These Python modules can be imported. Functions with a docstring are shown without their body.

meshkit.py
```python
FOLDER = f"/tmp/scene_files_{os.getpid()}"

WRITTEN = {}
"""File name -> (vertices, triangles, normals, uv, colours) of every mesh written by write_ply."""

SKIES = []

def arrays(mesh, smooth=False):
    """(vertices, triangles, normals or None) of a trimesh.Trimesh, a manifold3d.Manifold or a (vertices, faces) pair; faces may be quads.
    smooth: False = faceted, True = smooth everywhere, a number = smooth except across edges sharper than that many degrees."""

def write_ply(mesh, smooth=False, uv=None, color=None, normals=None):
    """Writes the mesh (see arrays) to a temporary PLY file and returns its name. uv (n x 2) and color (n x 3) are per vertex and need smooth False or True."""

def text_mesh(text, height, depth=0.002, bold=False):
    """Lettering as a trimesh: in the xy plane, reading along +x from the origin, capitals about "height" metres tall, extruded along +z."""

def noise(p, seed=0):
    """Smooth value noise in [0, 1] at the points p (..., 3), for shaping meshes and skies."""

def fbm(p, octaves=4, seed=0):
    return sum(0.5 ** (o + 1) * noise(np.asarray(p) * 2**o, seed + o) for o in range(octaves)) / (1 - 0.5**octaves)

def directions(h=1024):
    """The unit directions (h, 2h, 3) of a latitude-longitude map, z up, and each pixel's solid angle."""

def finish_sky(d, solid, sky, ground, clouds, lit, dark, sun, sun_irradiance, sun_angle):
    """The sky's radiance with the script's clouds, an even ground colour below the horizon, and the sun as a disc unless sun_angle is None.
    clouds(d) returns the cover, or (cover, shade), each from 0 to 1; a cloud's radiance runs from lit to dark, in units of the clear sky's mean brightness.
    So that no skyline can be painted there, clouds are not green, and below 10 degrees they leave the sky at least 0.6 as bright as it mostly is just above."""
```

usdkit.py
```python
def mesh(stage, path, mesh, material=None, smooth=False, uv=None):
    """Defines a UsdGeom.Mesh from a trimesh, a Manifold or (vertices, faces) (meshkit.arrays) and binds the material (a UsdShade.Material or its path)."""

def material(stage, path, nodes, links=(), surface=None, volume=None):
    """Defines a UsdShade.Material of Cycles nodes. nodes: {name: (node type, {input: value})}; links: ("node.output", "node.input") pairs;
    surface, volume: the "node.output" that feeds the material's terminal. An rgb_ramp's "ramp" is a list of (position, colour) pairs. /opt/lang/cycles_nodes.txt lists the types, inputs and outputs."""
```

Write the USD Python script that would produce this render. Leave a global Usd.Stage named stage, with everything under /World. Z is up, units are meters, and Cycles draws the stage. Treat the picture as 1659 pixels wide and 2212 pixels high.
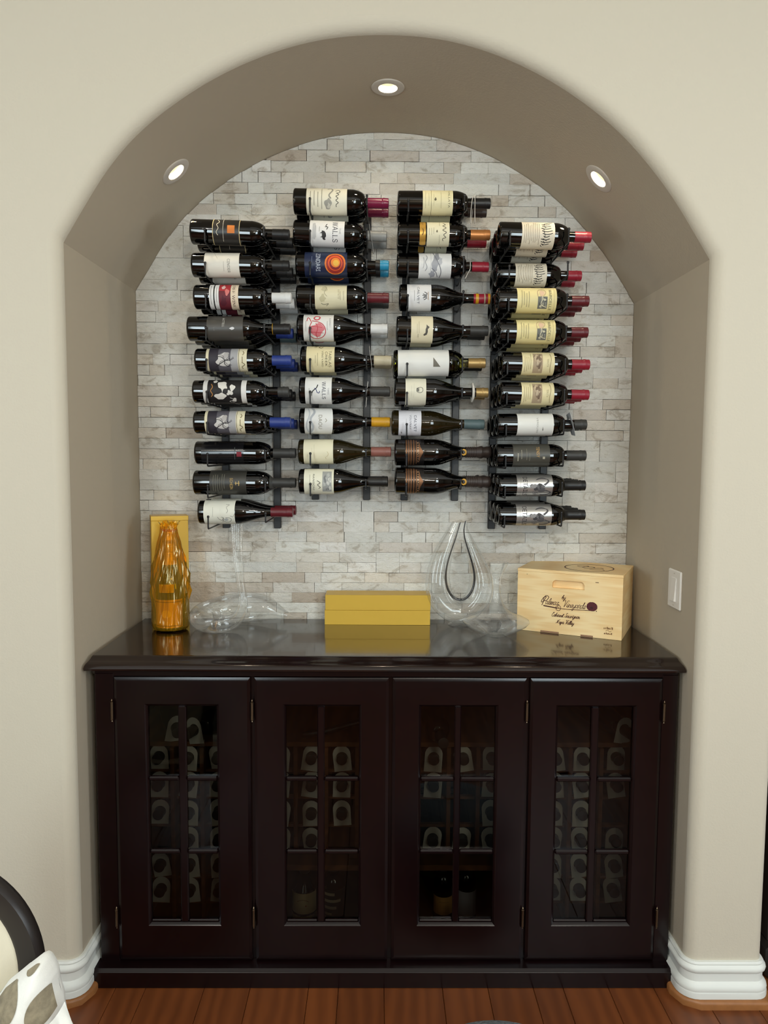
import math, random
import numpy as np, trimesh
import shapely
from shapely import affinity
from shapely.geometry import Polygon, LineString, Point, box as sbox
from shapely.ops import unary_union
from scipy.interpolate import CubicSpline
from pxr import Usd, UsdGeom, UsdLux, UsdShade, Gf, Sdf
import usdkit, meshkit

random.seed(11); np.random.seed(11)
stage = Usd.Stage.CreateInMemory()
UsdGeom.SetStageUpAxis(stage, UsdGeom.Tokens.z); UsdGeom.SetStageMetersPerUnit(stage, 1.0)
UsdGeom.Xform.Define(stage, '/World'); UsdGeom.Scope.Define(stage, '/World/Looks')

# ------------------------------------------------------------------ camera, lights, exposure
PITCH, ROLL, YAW = 0.07793, 0.0059, 0.00831
EYE = np.array([-0.0217, -1.8722, 1.46]); FOCAL_PX = 1600.0
fwd = np.array([math.sin(YAW)*math.cos(PITCH), math.cos(YAW)*math.cos(PITCH), -math.sin(PITCH)])
rt = np.array([math.cos(YAW), -math.sin(YAW), 0.0]); up = np.cross(rt, fwd)
r2, u2 = math.cos(ROLL)*rt + math.sin(ROLL)*up, -math.sin(ROLL)*rt + math.cos(ROLL)*up
cam = UsdGeom.Camera.Define(stage, '/World/camera')
cam.AddTransformOp().Set(Gf.Matrix4d(*r2, 0, *u2, 0, *(-fwd), 0, *EYE, 1))
cam.CreateHorizontalApertureAttr(36.0); cam.CreateVerticalApertureAttr(36.0*2212/1659)
cam.CreateFocalLengthAttr(36.0*FOCAL_PX/1659); cam.CreateClippingRangeAttr(Gf.Vec2f(0.01, 100))
EXPOSURE = 0.20
cam.CreateExposureAttr(EXPOSURE)

def rect_light(name, pos, look, w, h, power, color):
    l = UsdLux.RectLight.Define(stage, '/World/' + name)
    z = -np.array(look, float); z /= np.linalg.norm(z)
    u = np.array([0, 0, 1.0]) if abs(z[2]) < .9 else np.array([0, 1.0, 0])
    x = np.cross(u, z); x /= np.linalg.norm(x); y = np.cross(z, x)
    l.AddTransformOp().Set(Gf.Matrix4d(*x, 0, *y, 0, *z, 0, *pos, 1))
    l.CreateWidthAttr(w); l.CreateHeightAttr(h); l.CreateIntensityAttr(power); l.CreateColorAttr(Gf.Vec3f(*color))
    return l
def disk_light(name, pos, look, r, power, color, cone=None, soft=.4):
    l = UsdLux.DiskLight.Define(stage, '/World/' + name)
    z = -np.array(look, float); z /= np.linalg.norm(z)
    u = np.array([0, 1.0, 0]) if abs(z[1]) < .9 else np.array([0, 0, 1.0])
    x = np.cross(u, z); x /= np.linalg.norm(x); y = np.cross(z, x)
    l.AddTransformOp().Set(Gf.Matrix4d(*x, 0, *y, 0, *z, 0, *pos, 1))
    l.CreateRadiusAttr(r); l.CreateIntensityAttr(power); l.CreateColorAttr(Gf.Vec3f(*color))
    return l
WINDOW, SIDE_FILL_L, SIDE_FILL_R = 10.0, 4.6, 6.6
SIDE_FILL_TINT, WARM = (.86, .95, 1.0), (1.0, .955, .85)
rect_light('window_light_001', (-1.20, -3.25, 1.64), (0, 1, 0), .52, 1.40, WINDOW, (.80, .94, 1.0))      # daylight through the two rear windows
rect_light('window_light_002', (1.22, -3.25, 1.64), (0, 1, 0), .62, 1.40, WINDOW, (.80, .94, 1.0))
rect_light('side_light_001', (-2.82, -1.55, 1.50), (1, 0, 0), 1.20, 1.30, SIDE_FILL_L, SIDE_FILL_TINT)       # added fill lights at both sides to brighten the jambs, no source known
rect_light('side_light_002', (3.22, -1.55, 1.50), (-1, 0, 0), 1.20, 1.30, SIDE_FILL_R, SIDE_FILL_TINT)
for i, (x, y) in enumerate([(-1.1, -2.5), (1.1, -2.5)]):         # recessed room lamps in the ceiling
    disk_light('room_lamp_%03d' % (i+1), (x, y, 2.87), (0, 0, -1), .085, 165.0, WARM)
def sphere_light(name, pos, r, power, color):
    l = UsdLux.SphereLight.Define(stage, '/World/' + name); l.AddTranslateOp().Set(Gf.Vec3d(*pos))
    l.CreateRadiusAttr(r); l.CreateIntensityAttr(power); l.CreateColorAttr(Gf.Vec3f(*color))
sphere_light('table_lamp_001', (.42, -2.65, 2.10), .08, 150.0, WARM)                        # the dining-table lamp behind the camera
NICHE_LAMP = 150.0

# ------------------------------------------------------------------ materials
def lin(c):
    c = np.asarray(c, float)/255
    return tuple(np.where(c <= .04045, c/12.92, ((c+.055)/1.055)**2.4))
M = {}
def mat(name, rgb, rough=.5, metal=0., coat=0., spec=.5, var=0., vscale=20., bump=0., bscale=200., bdist=.001, **kw):
    """procedural principled material; var mixes in a noise tone, bump a noise relief"""
    base = lin(rgb)
    n = {'p': ('principled_bsdf', dict(base_color=base, roughness=rough, metallic=metal, coat_weight=coat, specular_ior_level=spec, **kw))}
    L = []
    if var or bump:
        n['g'] = ('geometry', {})
    if var:
        n['n'] = ('noise_texture', dict(scale=vscale, detail=5., roughness=.6)); L.append(('g.position', 'n.vector'))
        n['r'] = ('rgb_ramp', {'ramp': [(.3, tuple(np.array(base)*(1-var))), (.7, tuple(np.minimum(np.array(base)*(1+var), 1)))]})
        L += [('n.fac', 'r.fac'), ('r.color', 'p.base_color')]
    if bump:
        n['bn'] = ('noise_texture', dict(scale=bscale, detail=1.)); L.append(('g.position', 'bn.vector'))
        n['b'] = ('bump', dict(strength=bump, distance=bdist)); L += [('bn.fac', 'b.height'), ('b.normal', 'p.normal')]
    M[name] = usdkit.material(stage, '/World/Looks/' + name, n, L, surface='p.BSDF')
    return M[name]

mat('dim_room_paint', (128, 118, 104), .85)  # unseen room walls darkened: the dimness of the room is in their colour
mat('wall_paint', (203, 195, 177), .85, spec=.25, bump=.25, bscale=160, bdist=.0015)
mat('wall_paint_shaded', (186, 174, 154), .85, spec=.25, bump=.25, bscale=160, bdist=.0015)  # wall paint darkened: shade of soffit and jambs put into the colour
mat('white_trim', (226, 228, 222), .45)
mat('oak_trim', (150, 98, 54), .45, var=.15, vscale=30)
mat('subfloor', (60, 34, 18), .6)
mat('ceiling_white', (235, 232, 226), .9)
mat('dark_room', (60, 52, 46), .8)
mat('black_metal', (22, 21, 22), .42, spec=.5)
mat('cabinet_wood', (17, 5, 6), .22, spec=.42, var=.18, vscale=14)
mat('cabinet_inside', (92, 60, 34), .6, var=.15, vscale=25)
mat('hinge_metal', (120, 104, 84), .35, metal=1.)
mat('switch_white', (232, 228, 220), .4)
mat('lamp_trim', (200, 192, 180), .5)
mat('lamp_can', (240, 236, 215), .5)
mat('dark_glass', (3, 3, 3), .04, spec=.75)
mat('olive_glass', (34, 28, 10), .05, spec=.62)
mat('foil_black', (24, 24, 24), .42)
mat('foil_charcoal', (52, 52, 50), .5)
mat('foil_white', (215, 216, 214), .45)
mat('foil_blue', (38, 58, 128), .4)
mat('foil_red', (150, 28, 48), .38)
mat('foil_wine', (98, 26, 34), .38)
mat('foil_magenta', (120, 24, 60), .25)
mat('foil_teal', (40, 140, 176), .35)
mat('foil_grey', (140, 140, 136), .4)
mat('foil_cream', (196, 186, 158), .45)
mat('foil_gold', (206, 152, 30), .4)
mat('foil_brass', (176, 146, 92), .4, metal=.5)
mat('foil_copper', (190, 128, 74), .38, metal=.5)
mat('foil_rose', (140, 88, 78), .4)
mat('foil_brown', (56, 45, 40), .45)
mat('foil_slate', (88, 108, 110), .5)
mat('paper_tag', (226, 222, 212), .7)
mat('foil_slate_tag', (176, 178, 178), .5)
mat('gold_card', (212, 172, 62), .42, metal=.25, bump=.3, bscale=900, bdist=.0004)
mat('gold_card_plain', (206, 164, 56), .35, metal=.3)
mat('chair_wood', (38, 33, 31), .35)
mat('cream_fabric', (218, 210, 188), .85, bump=.3, bscale=600)
mat('white_fabric', (236, 236, 230), .85, bump=.25, bscale=500)
mat('taupe_print', (140, 130, 108), .85, var=.3, vscale=60)
mat('knit_grey', (110, 118, 124), .95, var=.35, vscale=120, bump=.8, bscale=180, bdist=.004)
mat('dark_furniture', (40, 30, 26), .5)
mat('seal_wine', (84, 22, 30), .45)
mat('ink_brown', (74, 36, 22), .7)
mat('gold_label', (226, 176, 26), .3, metal=.4)
mat('black_glass_rim', (14, 10, 16), .08, spec=.7)

def paint(rgb, rough=.55, metal=0.):
    k = 'print_%02x%02x%02x' % tuple(int(x) for x in rgb) + ('m' if metal else '')
    return M[k] if k in M else mat(k, rgb, rough, metal)

def thin_glass(name, tint, rough=.0, refl=1.45, edge=None, cap=1.):
    n = {'t': ('transparent_bsdf', dict(color=tint)), 'g': ('glossy_bsdf', dict(color=(1, 1, 1), roughness=rough)), 'f': ('fresnel', dict(IOR=refl)), 'k': ('math', dict(math_type='minimum', value2=cap)), 'm': ('mix_closure', {})}
    L = [('f.fac', 'k.value1'), ('k.value', 'm.fac'), ('t.BSDF', 'm.closure1'), ('g.BSDF', 'm.closure2')]
    if edge:   # blown glass looks greyer where one looks along its wall
        n['w'] = ('layer_weight', dict(blend=.35)); n['er'] = ('rgb_ramp', {'ramp': [(0, tint), (.55, tint), (1, edge)]})
        L += [('w.facing', 'er.fac'), ('er.color', 't.color')]
    M[name] = usdkit.material(stage, '/World/Looks/' + name, n, L, surface='m.closure')
thin_glass('dim_pane_glass', (.31, .30, .26), refl=1.40)  # dark tint stands in for the shade inside the cabinet
M['blown_glass'] = usdkit.material(stage, '/World/Looks/blown_glass', {
    't': ('transparent_bsdf', {}), 'w': ('layer_weight', dict(blend=.35)), 'er': ('rgb_ramp', {'ramp': [(0, (.985, .99, .985)), (.55, (.96, .965, .96)), (1, (.62, .64, .63))]}),
    'd': ('diffuse_bsdf', dict(color=(.9, .92, .92))), 'm0': ('mix_closure', {}), 'dr': ('rgb_ramp', {'ramp': [(0, (.03, .03, .03)), (.6, (.07, .07, .07)), (1, (.26, .26, .26))]}),  # whitish haze mixed in to imitate soft light on the clear glass
    'g': ('glossy_bsdf', dict(color=(1, 1, 1), roughness=.02)), 'f': ('fresnel', dict(IOR=1.5)), 'k': ('math', dict(math_type='minimum', value2=.34)), 'm': ('mix_closure', {})},
    [('w.facing', 'er.fac'), ('er.color', 't.color'), ('w.facing', 'dr.fac'), ('dr.color', 'm0.fac'), ('t.BSDF', 'm0.closure1'), ('d.BSDF', 'm0.closure2'), ('f.fac', 'k.value1'), ('k.value', 'm.fac'), ('m0.closure', 'm.closure1'), ('g.BSDF', 'm.closure2')], surface='m.closure')
thin_glass('lamp_glass', (.9, .9, .8))
thin_glass('pale_wine_glass', (.86, .86, .60), refl=1.45, edge=(.42, .42, .16))
thin_glass('clear_tag', (.72, .74, .76), rough=.3)
# orange cellophane
M['cellophane'] = usdkit.material(stage, '/World/Looks/cellophane', {
    't': ('transparent_bsdf', dict(color=(.97, .66, .07))), 'd': ('diffuse_bsdf', dict(color=(.90, .48, .02))), 'g': ('glossy_bsdf', dict(color=(1, .85, .5), roughness=.12)),
    'f': ('fresnel', dict(IOR=1.7)), 'm0': ('mix_closure', dict(fac=.16)), 'm': ('mix_closure', {})},
    [('t.BSDF', 'm0.closure1'), ('d.BSDF', 'm0.closure2'), ('f.fac', 'm.fac'), ('m0.closure', 'm.closure1'), ('g.BSDF', 'm.closure2')], surface='m.closure')
M['lamp_glow'] = usdkit.material(stage, '/World/Looks/lamp_glow', {'e': ('emission', dict(color=(1, .90, .55), strength=.95))}, surface='e.emission')
# wine inside the pale bottle
mat('pale_wine', (150, 140, 60), .05)
# split-face stone: tone per stone + mineral veins + relief
M['stone'] = usdkit.material(stage, '/World/Looks/stone', {
    'oi': ('object_info', {}), 'ge': ('geometry', {}), 'ad': ('math', dict(math_type='add')), 'fr': ('math', dict(math_type='fraction')),
    'tone': ('rgb_ramp', {'ramp': [(0, lin((222, 220, 214))), (.22, lin((234, 233, 226))), (.4, lin((214, 213, 207))), (.55, lin((228, 222, 211))), (.72, lin((210, 203, 192))), (.8, lin((236, 234, 229))), (.94, lin((193, 180, 165))), (1, lin((220, 216, 207)))]}),
    'n1': ('noise_texture', dict(scale=17., detail=4., roughness=.62, distortion=.8)),
    'v1': ('rgb_ramp', {'ramp': [(.40, (1, 1, 1)), (.56, (.95, .94, .92)), (.66, (.64, .59, .53)), (.72, (.92, .91, .89))]}),
    'n2': ('noise_texture', dict(scale=46., detail=3., roughness=.7, distortion=1.4)),
    'v2': ('rgb_ramp', {'ramp': [(.30, (.74, .71, .67)), (.40, (1, 1, 1)), (1, (1, 1, 1))]}),
    'mx': ('mix', dict(mix_type='multiply', fac=.9)), 'mx2': ('mix', dict(mix_type='multiply', fac=.75)),
    'mp': ('mapping', dict(scale=(1., 1., 1.9))),
    'bn': ('noise_texture', dict(scale=34., detail=4., roughness=.66, distortion=.6)), 'b': ('bump', dict(strength=.8, distance=.007)),
    'p': ('principled_bsdf', dict(roughness=.8, specular_ior_level=.3))},
    [('oi.random', 'ad.value1'), ('ge.random_per_island', 'ad.value2'), ('ad.value', 'fr.value1'), ('fr.value', 'tone.fac'),
     ('ge.position', 'mp.vector'), ('mp.vector', 'n1.vector'), ('mp.vector', 'n2.vector'), ('mp.vector', 'bn.vector'), ('n1.fac', 'v1.fac'), ('n2.fac', 'v2.fac'),
     ('tone.color', 'mx.color1'), ('v1.color', 'mx.color2'), ('mx.color', 'mx2.color1'), ('v2.color', 'mx2.color2'), ('mx2.color', 'p.base_color'),
     ('bn.fac', 'b.height'), ('b.normal', 'p.normal')], surface='p.BSDF')
mat('stone_backing', (70, 66, 60), .9)
def wood(name, c0, c1, scale, stretch, rough, rnd=0., bump=.15, coat=0.):
    n = {'tc': ('geometry', {}), 'mp': ('mapping', dict(scale=stretch)), 'n': ('noise_texture', dict(scale=scale, detail=6., roughness=.6, distortion=.5)),
         'w': ('wave_texture', dict(scale=scale*.5, distortion=6., detail=3., detail_scale=1.5)), 'mixf': ('math', dict(math_type='multiply_add', value2=.5)),
         'hf': ('math', dict(math_type='multiply', value2=.5)),
         'r': ('rgb_ramp', {'ramp': [(.2, lin(c0)), (.8, lin(c1))]}), 'oi': ('object_info', {}), 'hv': ('hsv', {}), 'ml': ('math', dict(math_type='multiply_add', value2=rnd, value3=1-rnd/2)),
         'b': ('bump', dict(strength=bump, distance=.001)), 'p': ('principled_bsdf', dict(roughness=rough, coat_weight=coat))}
    L = [('tc.position', 'mp.vector'), ('mp.vector', 'n.vector'), ('mp.vector', 'w.vector'), ('w.fac', 'hf.value1'), ('n.fac', 'mixf.value1'), ('hf.value', 'mixf.value3'), ('mixf.value', 'r.fac'),
         ('oi.random', 'ml.value1'), ('ml.value', 'hv.value'), ('r.color', 'hv.color'), ('hv.color', 'p.base_color'), ('n.fac', 'b.height'), ('b.normal', 'p.normal')]
    M[name] = usdkit.material(stage, '/World/Looks/' + name, n, L, surface='p.BSDF')
wood('floor_wood', (98, 50, 19), (116, 62, 26), 5., (3.0, .6, 1), .42, rnd=.22, coat=.05)
wood('crate_pine', (240, 202, 142), (250, 222, 168), 5., (.9, .9, 14.), .62, rnd=.04)
wood('rack_wood', (104, 62, 32), (134, 84, 46), 12., (1, .4, 3), .6, rnd=.2)

# ------------------------------------------------------------------ scene-graph helpers
USED = {}
def path_for(name, parent=None):
    base = (str(parent.GetPath()) if parent is not None else '/World') + '/' + name
    k = USED.get(base, -1) + 1; USED[base] = k
    return base if k == 0 else '%s_%03d' % (base, k)
def keys(o, label=None, cat=None, group=None, kind=None):
    for k, v in (('label', label), ('category', cat), ('group', group), ('kind', kind)):
        if v: o.SetCustomDataByKey(k, v)
    return o
def obj(name, mesh, m, parent=None, smooth=35, **kw):
    if isinstance(mesh, MB): mesh = mesh.done()
    p = usdkit.mesh(stage, path_for(name, parent), mesh, M[m] if isinstance(m, str) else m, smooth=smooth).GetPrim()
    return keys(p, **kw)
def thing(name, label, cat, loc=(0, 0, 0), rot=None, group=None, kind=None):
    x = UsdGeom.Xform.Define(stage, path_for(name)); x.AddTranslateOp().Set(Gf.Vec3d(*map(float, loc)))
    if rot: x.AddRotateXYZOp().Set(Gf.Vec3f(*rot))
    return keys(x.GetPrim(), label, cat, group, kind)
def dup(src, name, label, loc, rot=None, group=None):
    was = src.GetCustomData()
    o = thing(name, label, was['category'], loc, rot, group or was.get('group'))
    o.GetReferences().AddInternalReference(src.GetPath()); o.SetInstanceable(True)
    return o

class MB:
    """collects pieces into one mesh"""
    def __init__(s): s.v, s.f, s.n = [], [], 0
    def add(s, v, f):
        v, f = np.asarray(v, float), np.asarray(f, int)
        if f.shape[1] == 4: f = np.vstack([f[:, [0, 1, 2]], f[:, [0, 2, 3]]])
        s.v.append(v); s.f.append(f + s.n); s.n += len(v); return s
    def tm(s, t, M4=None):
        t = t.copy()
        if M4 is not None: t.apply_transform(M4)
        return s.add(t.vertices, t.faces)
    def box(s, x0, y0, z0, x1, y1, z1, c=0.):
        if c <= 0:
            v = [(x, y, z) for z in (z0, z1) for y in (y0, y1) for x in (x0, x1)]
            return s.add(v, [(0, 2, 3, 1), (4, 5, 7, 6), (0, 1, 5, 4), (2, 6, 7, 3), (0, 4, 6, 2), (1, 3, 7, 5)])
        p = []
        for x, dx in ((x0, c), (x1, -c)):
            for y, dy in ((y0, c), (y1, -c)):
                for z, dz in ((z0, c), (z1, -c)):
                    p += [(x+dx, y+dy, z), (x+dx, y, z+dz), (x, y+dy, z+dz)]
        return s.tm(trimesh.convex.convex_hull(np.array(p)))
    def tube(s, pts, r, n=8, cap=True, squash=None):
        pts = np.asarray(pts, float); r = np.broadcast_to(np.asarray(r, float), (len(pts),))
        t = np.gradient(pts, axis=0); t /= np.maximum(np.linalg.norm(t, axis=1, keepdims=True), 1e-12)
        a = np.array([0, 0, 1.0]) if abs(t[0][2]) < .9 else np.array([0, 1.0, 0])
        u = np.cross(t[0], a); u /= np.linalg.norm(u); rings = []
        for i in range(len(pts)):
            u = u - t[i]*(u @ t[i]); u /= np.linalg.norm(u); w = np.cross(t[i], u)
            th = np.arange(n)*2*math.pi/n
            rings.append(pts[i] + r[i]*(np.cos(th)[:, None]*u + np.sin(th)[:, None]*w))
        v = np.vstack(rings); f = []
        for i in range(len(pts)-1):
            for k in range(n):
                f.append((i*n+k, i*n+(k+1) % n, (i+1)*n+(k+1) % n, (i+1)*n+k))
        s.add(v, f)
        if cap:
            s.add(np.vstack([rings[0], pts[:1]]), [((k+1) % n, k, n) for k in range(n)])
            s.add(np.vstack([rings[-1], pts[-1:]]), [(k, (k+1) % n, n) for k in range(n)])
        return s
    def lathe(s, prof, n=32, M4=None):
        """prof: (r, z) from bottom to top about the z axis"""
        prof = np.asarray(prof, float); th = np.arange(n)*2*math.pi/n
        v = np.vstack([np.c_[r*np.cos(th), r*np.sin(th), np.full(n, z)] for r, z in prof]); f = []
        for i in range(len(prof)-1):
            for k in range(n): f.append((i*n+k, i*n+(k+1) % n, (i+1)*n+(k+1) % n, (i+1)*n+k))
        if M4 is not None: v = trimesh.transform_points(v, M4)
        return s.add(v, f)
    def done(s):
        return trimesh.Trimesh(np.vstack(s.v), np.vstack(s.f), process=False)
def weld(m):
    m = m.done() if isinstance(m, MB) else m
    m.merge_vertices(); return m
def prism(poly, y0, y1):
    """polygon in (x, z) extruded along y"""
    out = MB()
    for g in getattr(poly, 'geoms', [poly]):
        if g.is_empty or g.area < 1e-9: continue
        t = trimesh.creation.extrude_polygon(g, abs(y1-y0), engine='earcut'); v = t.vertices
        out.add(np.c_[v[:, 0], min(y0, y1) + v[:, 2], v[:, 1]], t.faces[:, ::-1])
    return out
def spline(pts, n, closed=False):
    pts = np.asarray(pts, float)
    if closed: pts = np.vstack([pts, pts[:1]])
    d = np.r_[0, np.cumsum(np.linalg.norm(np.diff(pts, axis=0), axis=1))]
    c = CubicSpline(d, pts, bc_type='periodic' if closed else 'natural')
    return c(np.linspace(0, d[-1], n + (1 if closed else 0)))[:n]

# ------------------------------------------------------------------ the niche and the room
D = .580                                    # depth of the stone face
XL, XR, FIL = -.81, .81, .03
arch = np.array([[-.81, 1.9817], [-.7533, 2.0735], [-.6981, 2.1560], [-.6222, 2.242], [-.5368, 2.3110], [-.4199, 2.3830], [-.3039, 2.4340], [-.1676, 2.4715], [-.0103, 2.4848], [.134, 2.4745], [.2713, 2.4380], [.3779, 2.3915], [.4855, 2.3270], [.5734, 2.2590], [.6499, 2.1800], [.7179, 2.0945], [.7751, 2.0076], [.81, 1.9531]])
sm = spline(arch, 73)
sm[1:-1] = .25*sm[:-2] + .5*sm[1:-1] + .25*sm[2:]; sm[0], sm[-1] = arch[0], arch[-1]
sm = spline(sm, 271)
outline = np.vstack([[[XL, 0]], [[XL, z] for z in np.linspace(.1, sm[0, 1], 12)[:-1]], sm, [[XR, z] for z in np.linspace(sm[-1, 1], .1, 12)[1:]], [[XR, 0]]])
tg = np.gradient(outline, axis=0); tg /= np.linalg.norm(tg, axis=1, keepdims=True)
nrm = np.c_[-tg[:, 1], tg[:, 0]]             # points into the wall
prof = [(FIL*(1-math.cos(a)), FIL*(1-math.sin(a))) for a in np.linspace(math.pi/2, 0, 9)]   # (outwards, y): from the wall face into the niche
prof = prof + [(0, y) for y in np.r_[.1, .18, np.arange(.222, .372, .008), .44, .5, .62]]
def reveal(i0, i1, edge=False):
    mb = MB(); P, N = outline[i0:i1+1], nrm[i0:i1+1]
    rows = [np.c_[P[:, 0]+N[:, 0]*o, np.full(len(P), y), P[:, 1]+N[:, 1]*o] for o, y in (prof[:9] if edge else prof[8:])]
    if edge:
        n = len(P); return mb.add(np.vstack(rows), [(i*n+k, i*n+k+1, (i+1)*n+k+1, (i+1)*n+k) for i in range(8) for k in range(n-1)])
    back = [np.c_[P[:, 0]+N[:, 0]*FIL, np.full(len(P), y), P[:, 1]+N[:, 1]*FIL] for y in (.62, FIL)]
    rows += back; n = len(P); v = np.vstack(rows); f = []
    for i in range(len(rows)-1):
        for k in range(n-1): f.append((i*n+k, i*n+k+1, (i+1)*n+k+1, (i+1)*n+k))
    return mb.add(v, f)
iL = 12; iR = iL + len(sm) - 1
obj('wall_left', weld(reveal(0, iL)), 'wall_paint_shaded', kind='structure', smooth=50)
obj('wall_right', weld(reveal(iR, len(outline)-1)), 'wall_paint_shaded', kind='structure', smooth=50)
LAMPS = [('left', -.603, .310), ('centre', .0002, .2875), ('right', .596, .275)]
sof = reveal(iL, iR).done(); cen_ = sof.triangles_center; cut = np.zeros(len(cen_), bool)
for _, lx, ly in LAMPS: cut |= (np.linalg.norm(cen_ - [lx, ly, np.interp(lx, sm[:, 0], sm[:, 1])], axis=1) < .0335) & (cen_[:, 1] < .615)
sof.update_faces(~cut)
obj('ceiling', weld(sof), 'wall_paint_shaded', kind='structure', smooth=50)
hole = Polygon(outline + nrm*FIL).buffer(0)
XE, CEIL = 1.012, 2.9
front = sbox(-2.8, 0, XE-.02, CEIL).difference(hole.union(sbox(XL-FIL, -1, XR+FIL, .5)))
wf = prism(front, 0, .16)
for a0, a1 in zip(np.linspace(0, math.pi/2, 7)[:-1], np.linspace(0, math.pi/2, 7)[1:]):   # rounded free end at the right
    p = [(XE-.02+.02*math.sin(a), .02-.02*math.cos(a)) for a in (a0, a1)]
    wf.add([(p[0][0], p[0][1], 0), (p[1][0], p[1][1], 0), (p[1][0], p[1][1], CEIL), (p[0][0], p[0][1], CEIL)], [(0, 1, 2, 3)])
wf.box(XE-.02, .02, 0, XE, .16, CEIL)
re_ = reveal(0, len(outline)-1, True); wf.add(re_.v[0], re_.f[0])      # rounded plaster edge around the opening
obj('wall_front', weld(wf), 'wall_paint', kind='structure', smooth=40)

# stone wall: an opening-shaped backing and every stone a piece of its own
back = thing('wall_back', None, None, kind='structure')
op = Polygon(outline).buffer(0)
obj('stone_backing', prism(op.buffer(.02), .600, .62), 'stone_backing', back)
rng = random.Random(5)
stones = []
z, pitch = .86, .0341
rows_z = []
while z < 2.49: rows_z.append(z); z += pitch
taken = {}                                   # columns of a double-height stone reach into the row above
for ri, z0 in enumerate(rows_z):
    blocks = taken.get(ri, [])
    spans, x = [], -.81 - rng.uniform(0, .08)
    for b0, b1 in blocks + [(.83, .83)]:
        while x < b0 - .02:
            L = rng.choice([.055, .075, .09, .105, .12, .14, .165, .19]) * rng.uniform(.9, 1.1)
            x1 = min(x+L, b0)
            if b0 - x1 < .04: x1 = b0
            spans.append((x, x1)); x = x1
        x = max(x, b1)
    last = -9
    for (a, b) in spans:
        h = pitch
        if rng.random() < .05 and b-a > .07 and a > last and ri+1 < len(rows_z):
            h = 2*pitch; taken.setdefault(ri+1, []).append((a, b)); last = b
        gx, gz = rng.choice([.0002, .0003, .0008]), rng.choice([.0001, .0003, .0007])
        poly = sbox(a+gx, z0+gz, b-gx, z0+h-gz).intersection(op.buffer(-.001))
        if poly.is_empty or poly.area < 3e-5: continue
        poly = max(getattr(poly, 'geoms', [poly]), key=lambda g: g.area)
        stones.append(poly)
    if ri+1 in taken: taken[ri+1].sort()
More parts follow.
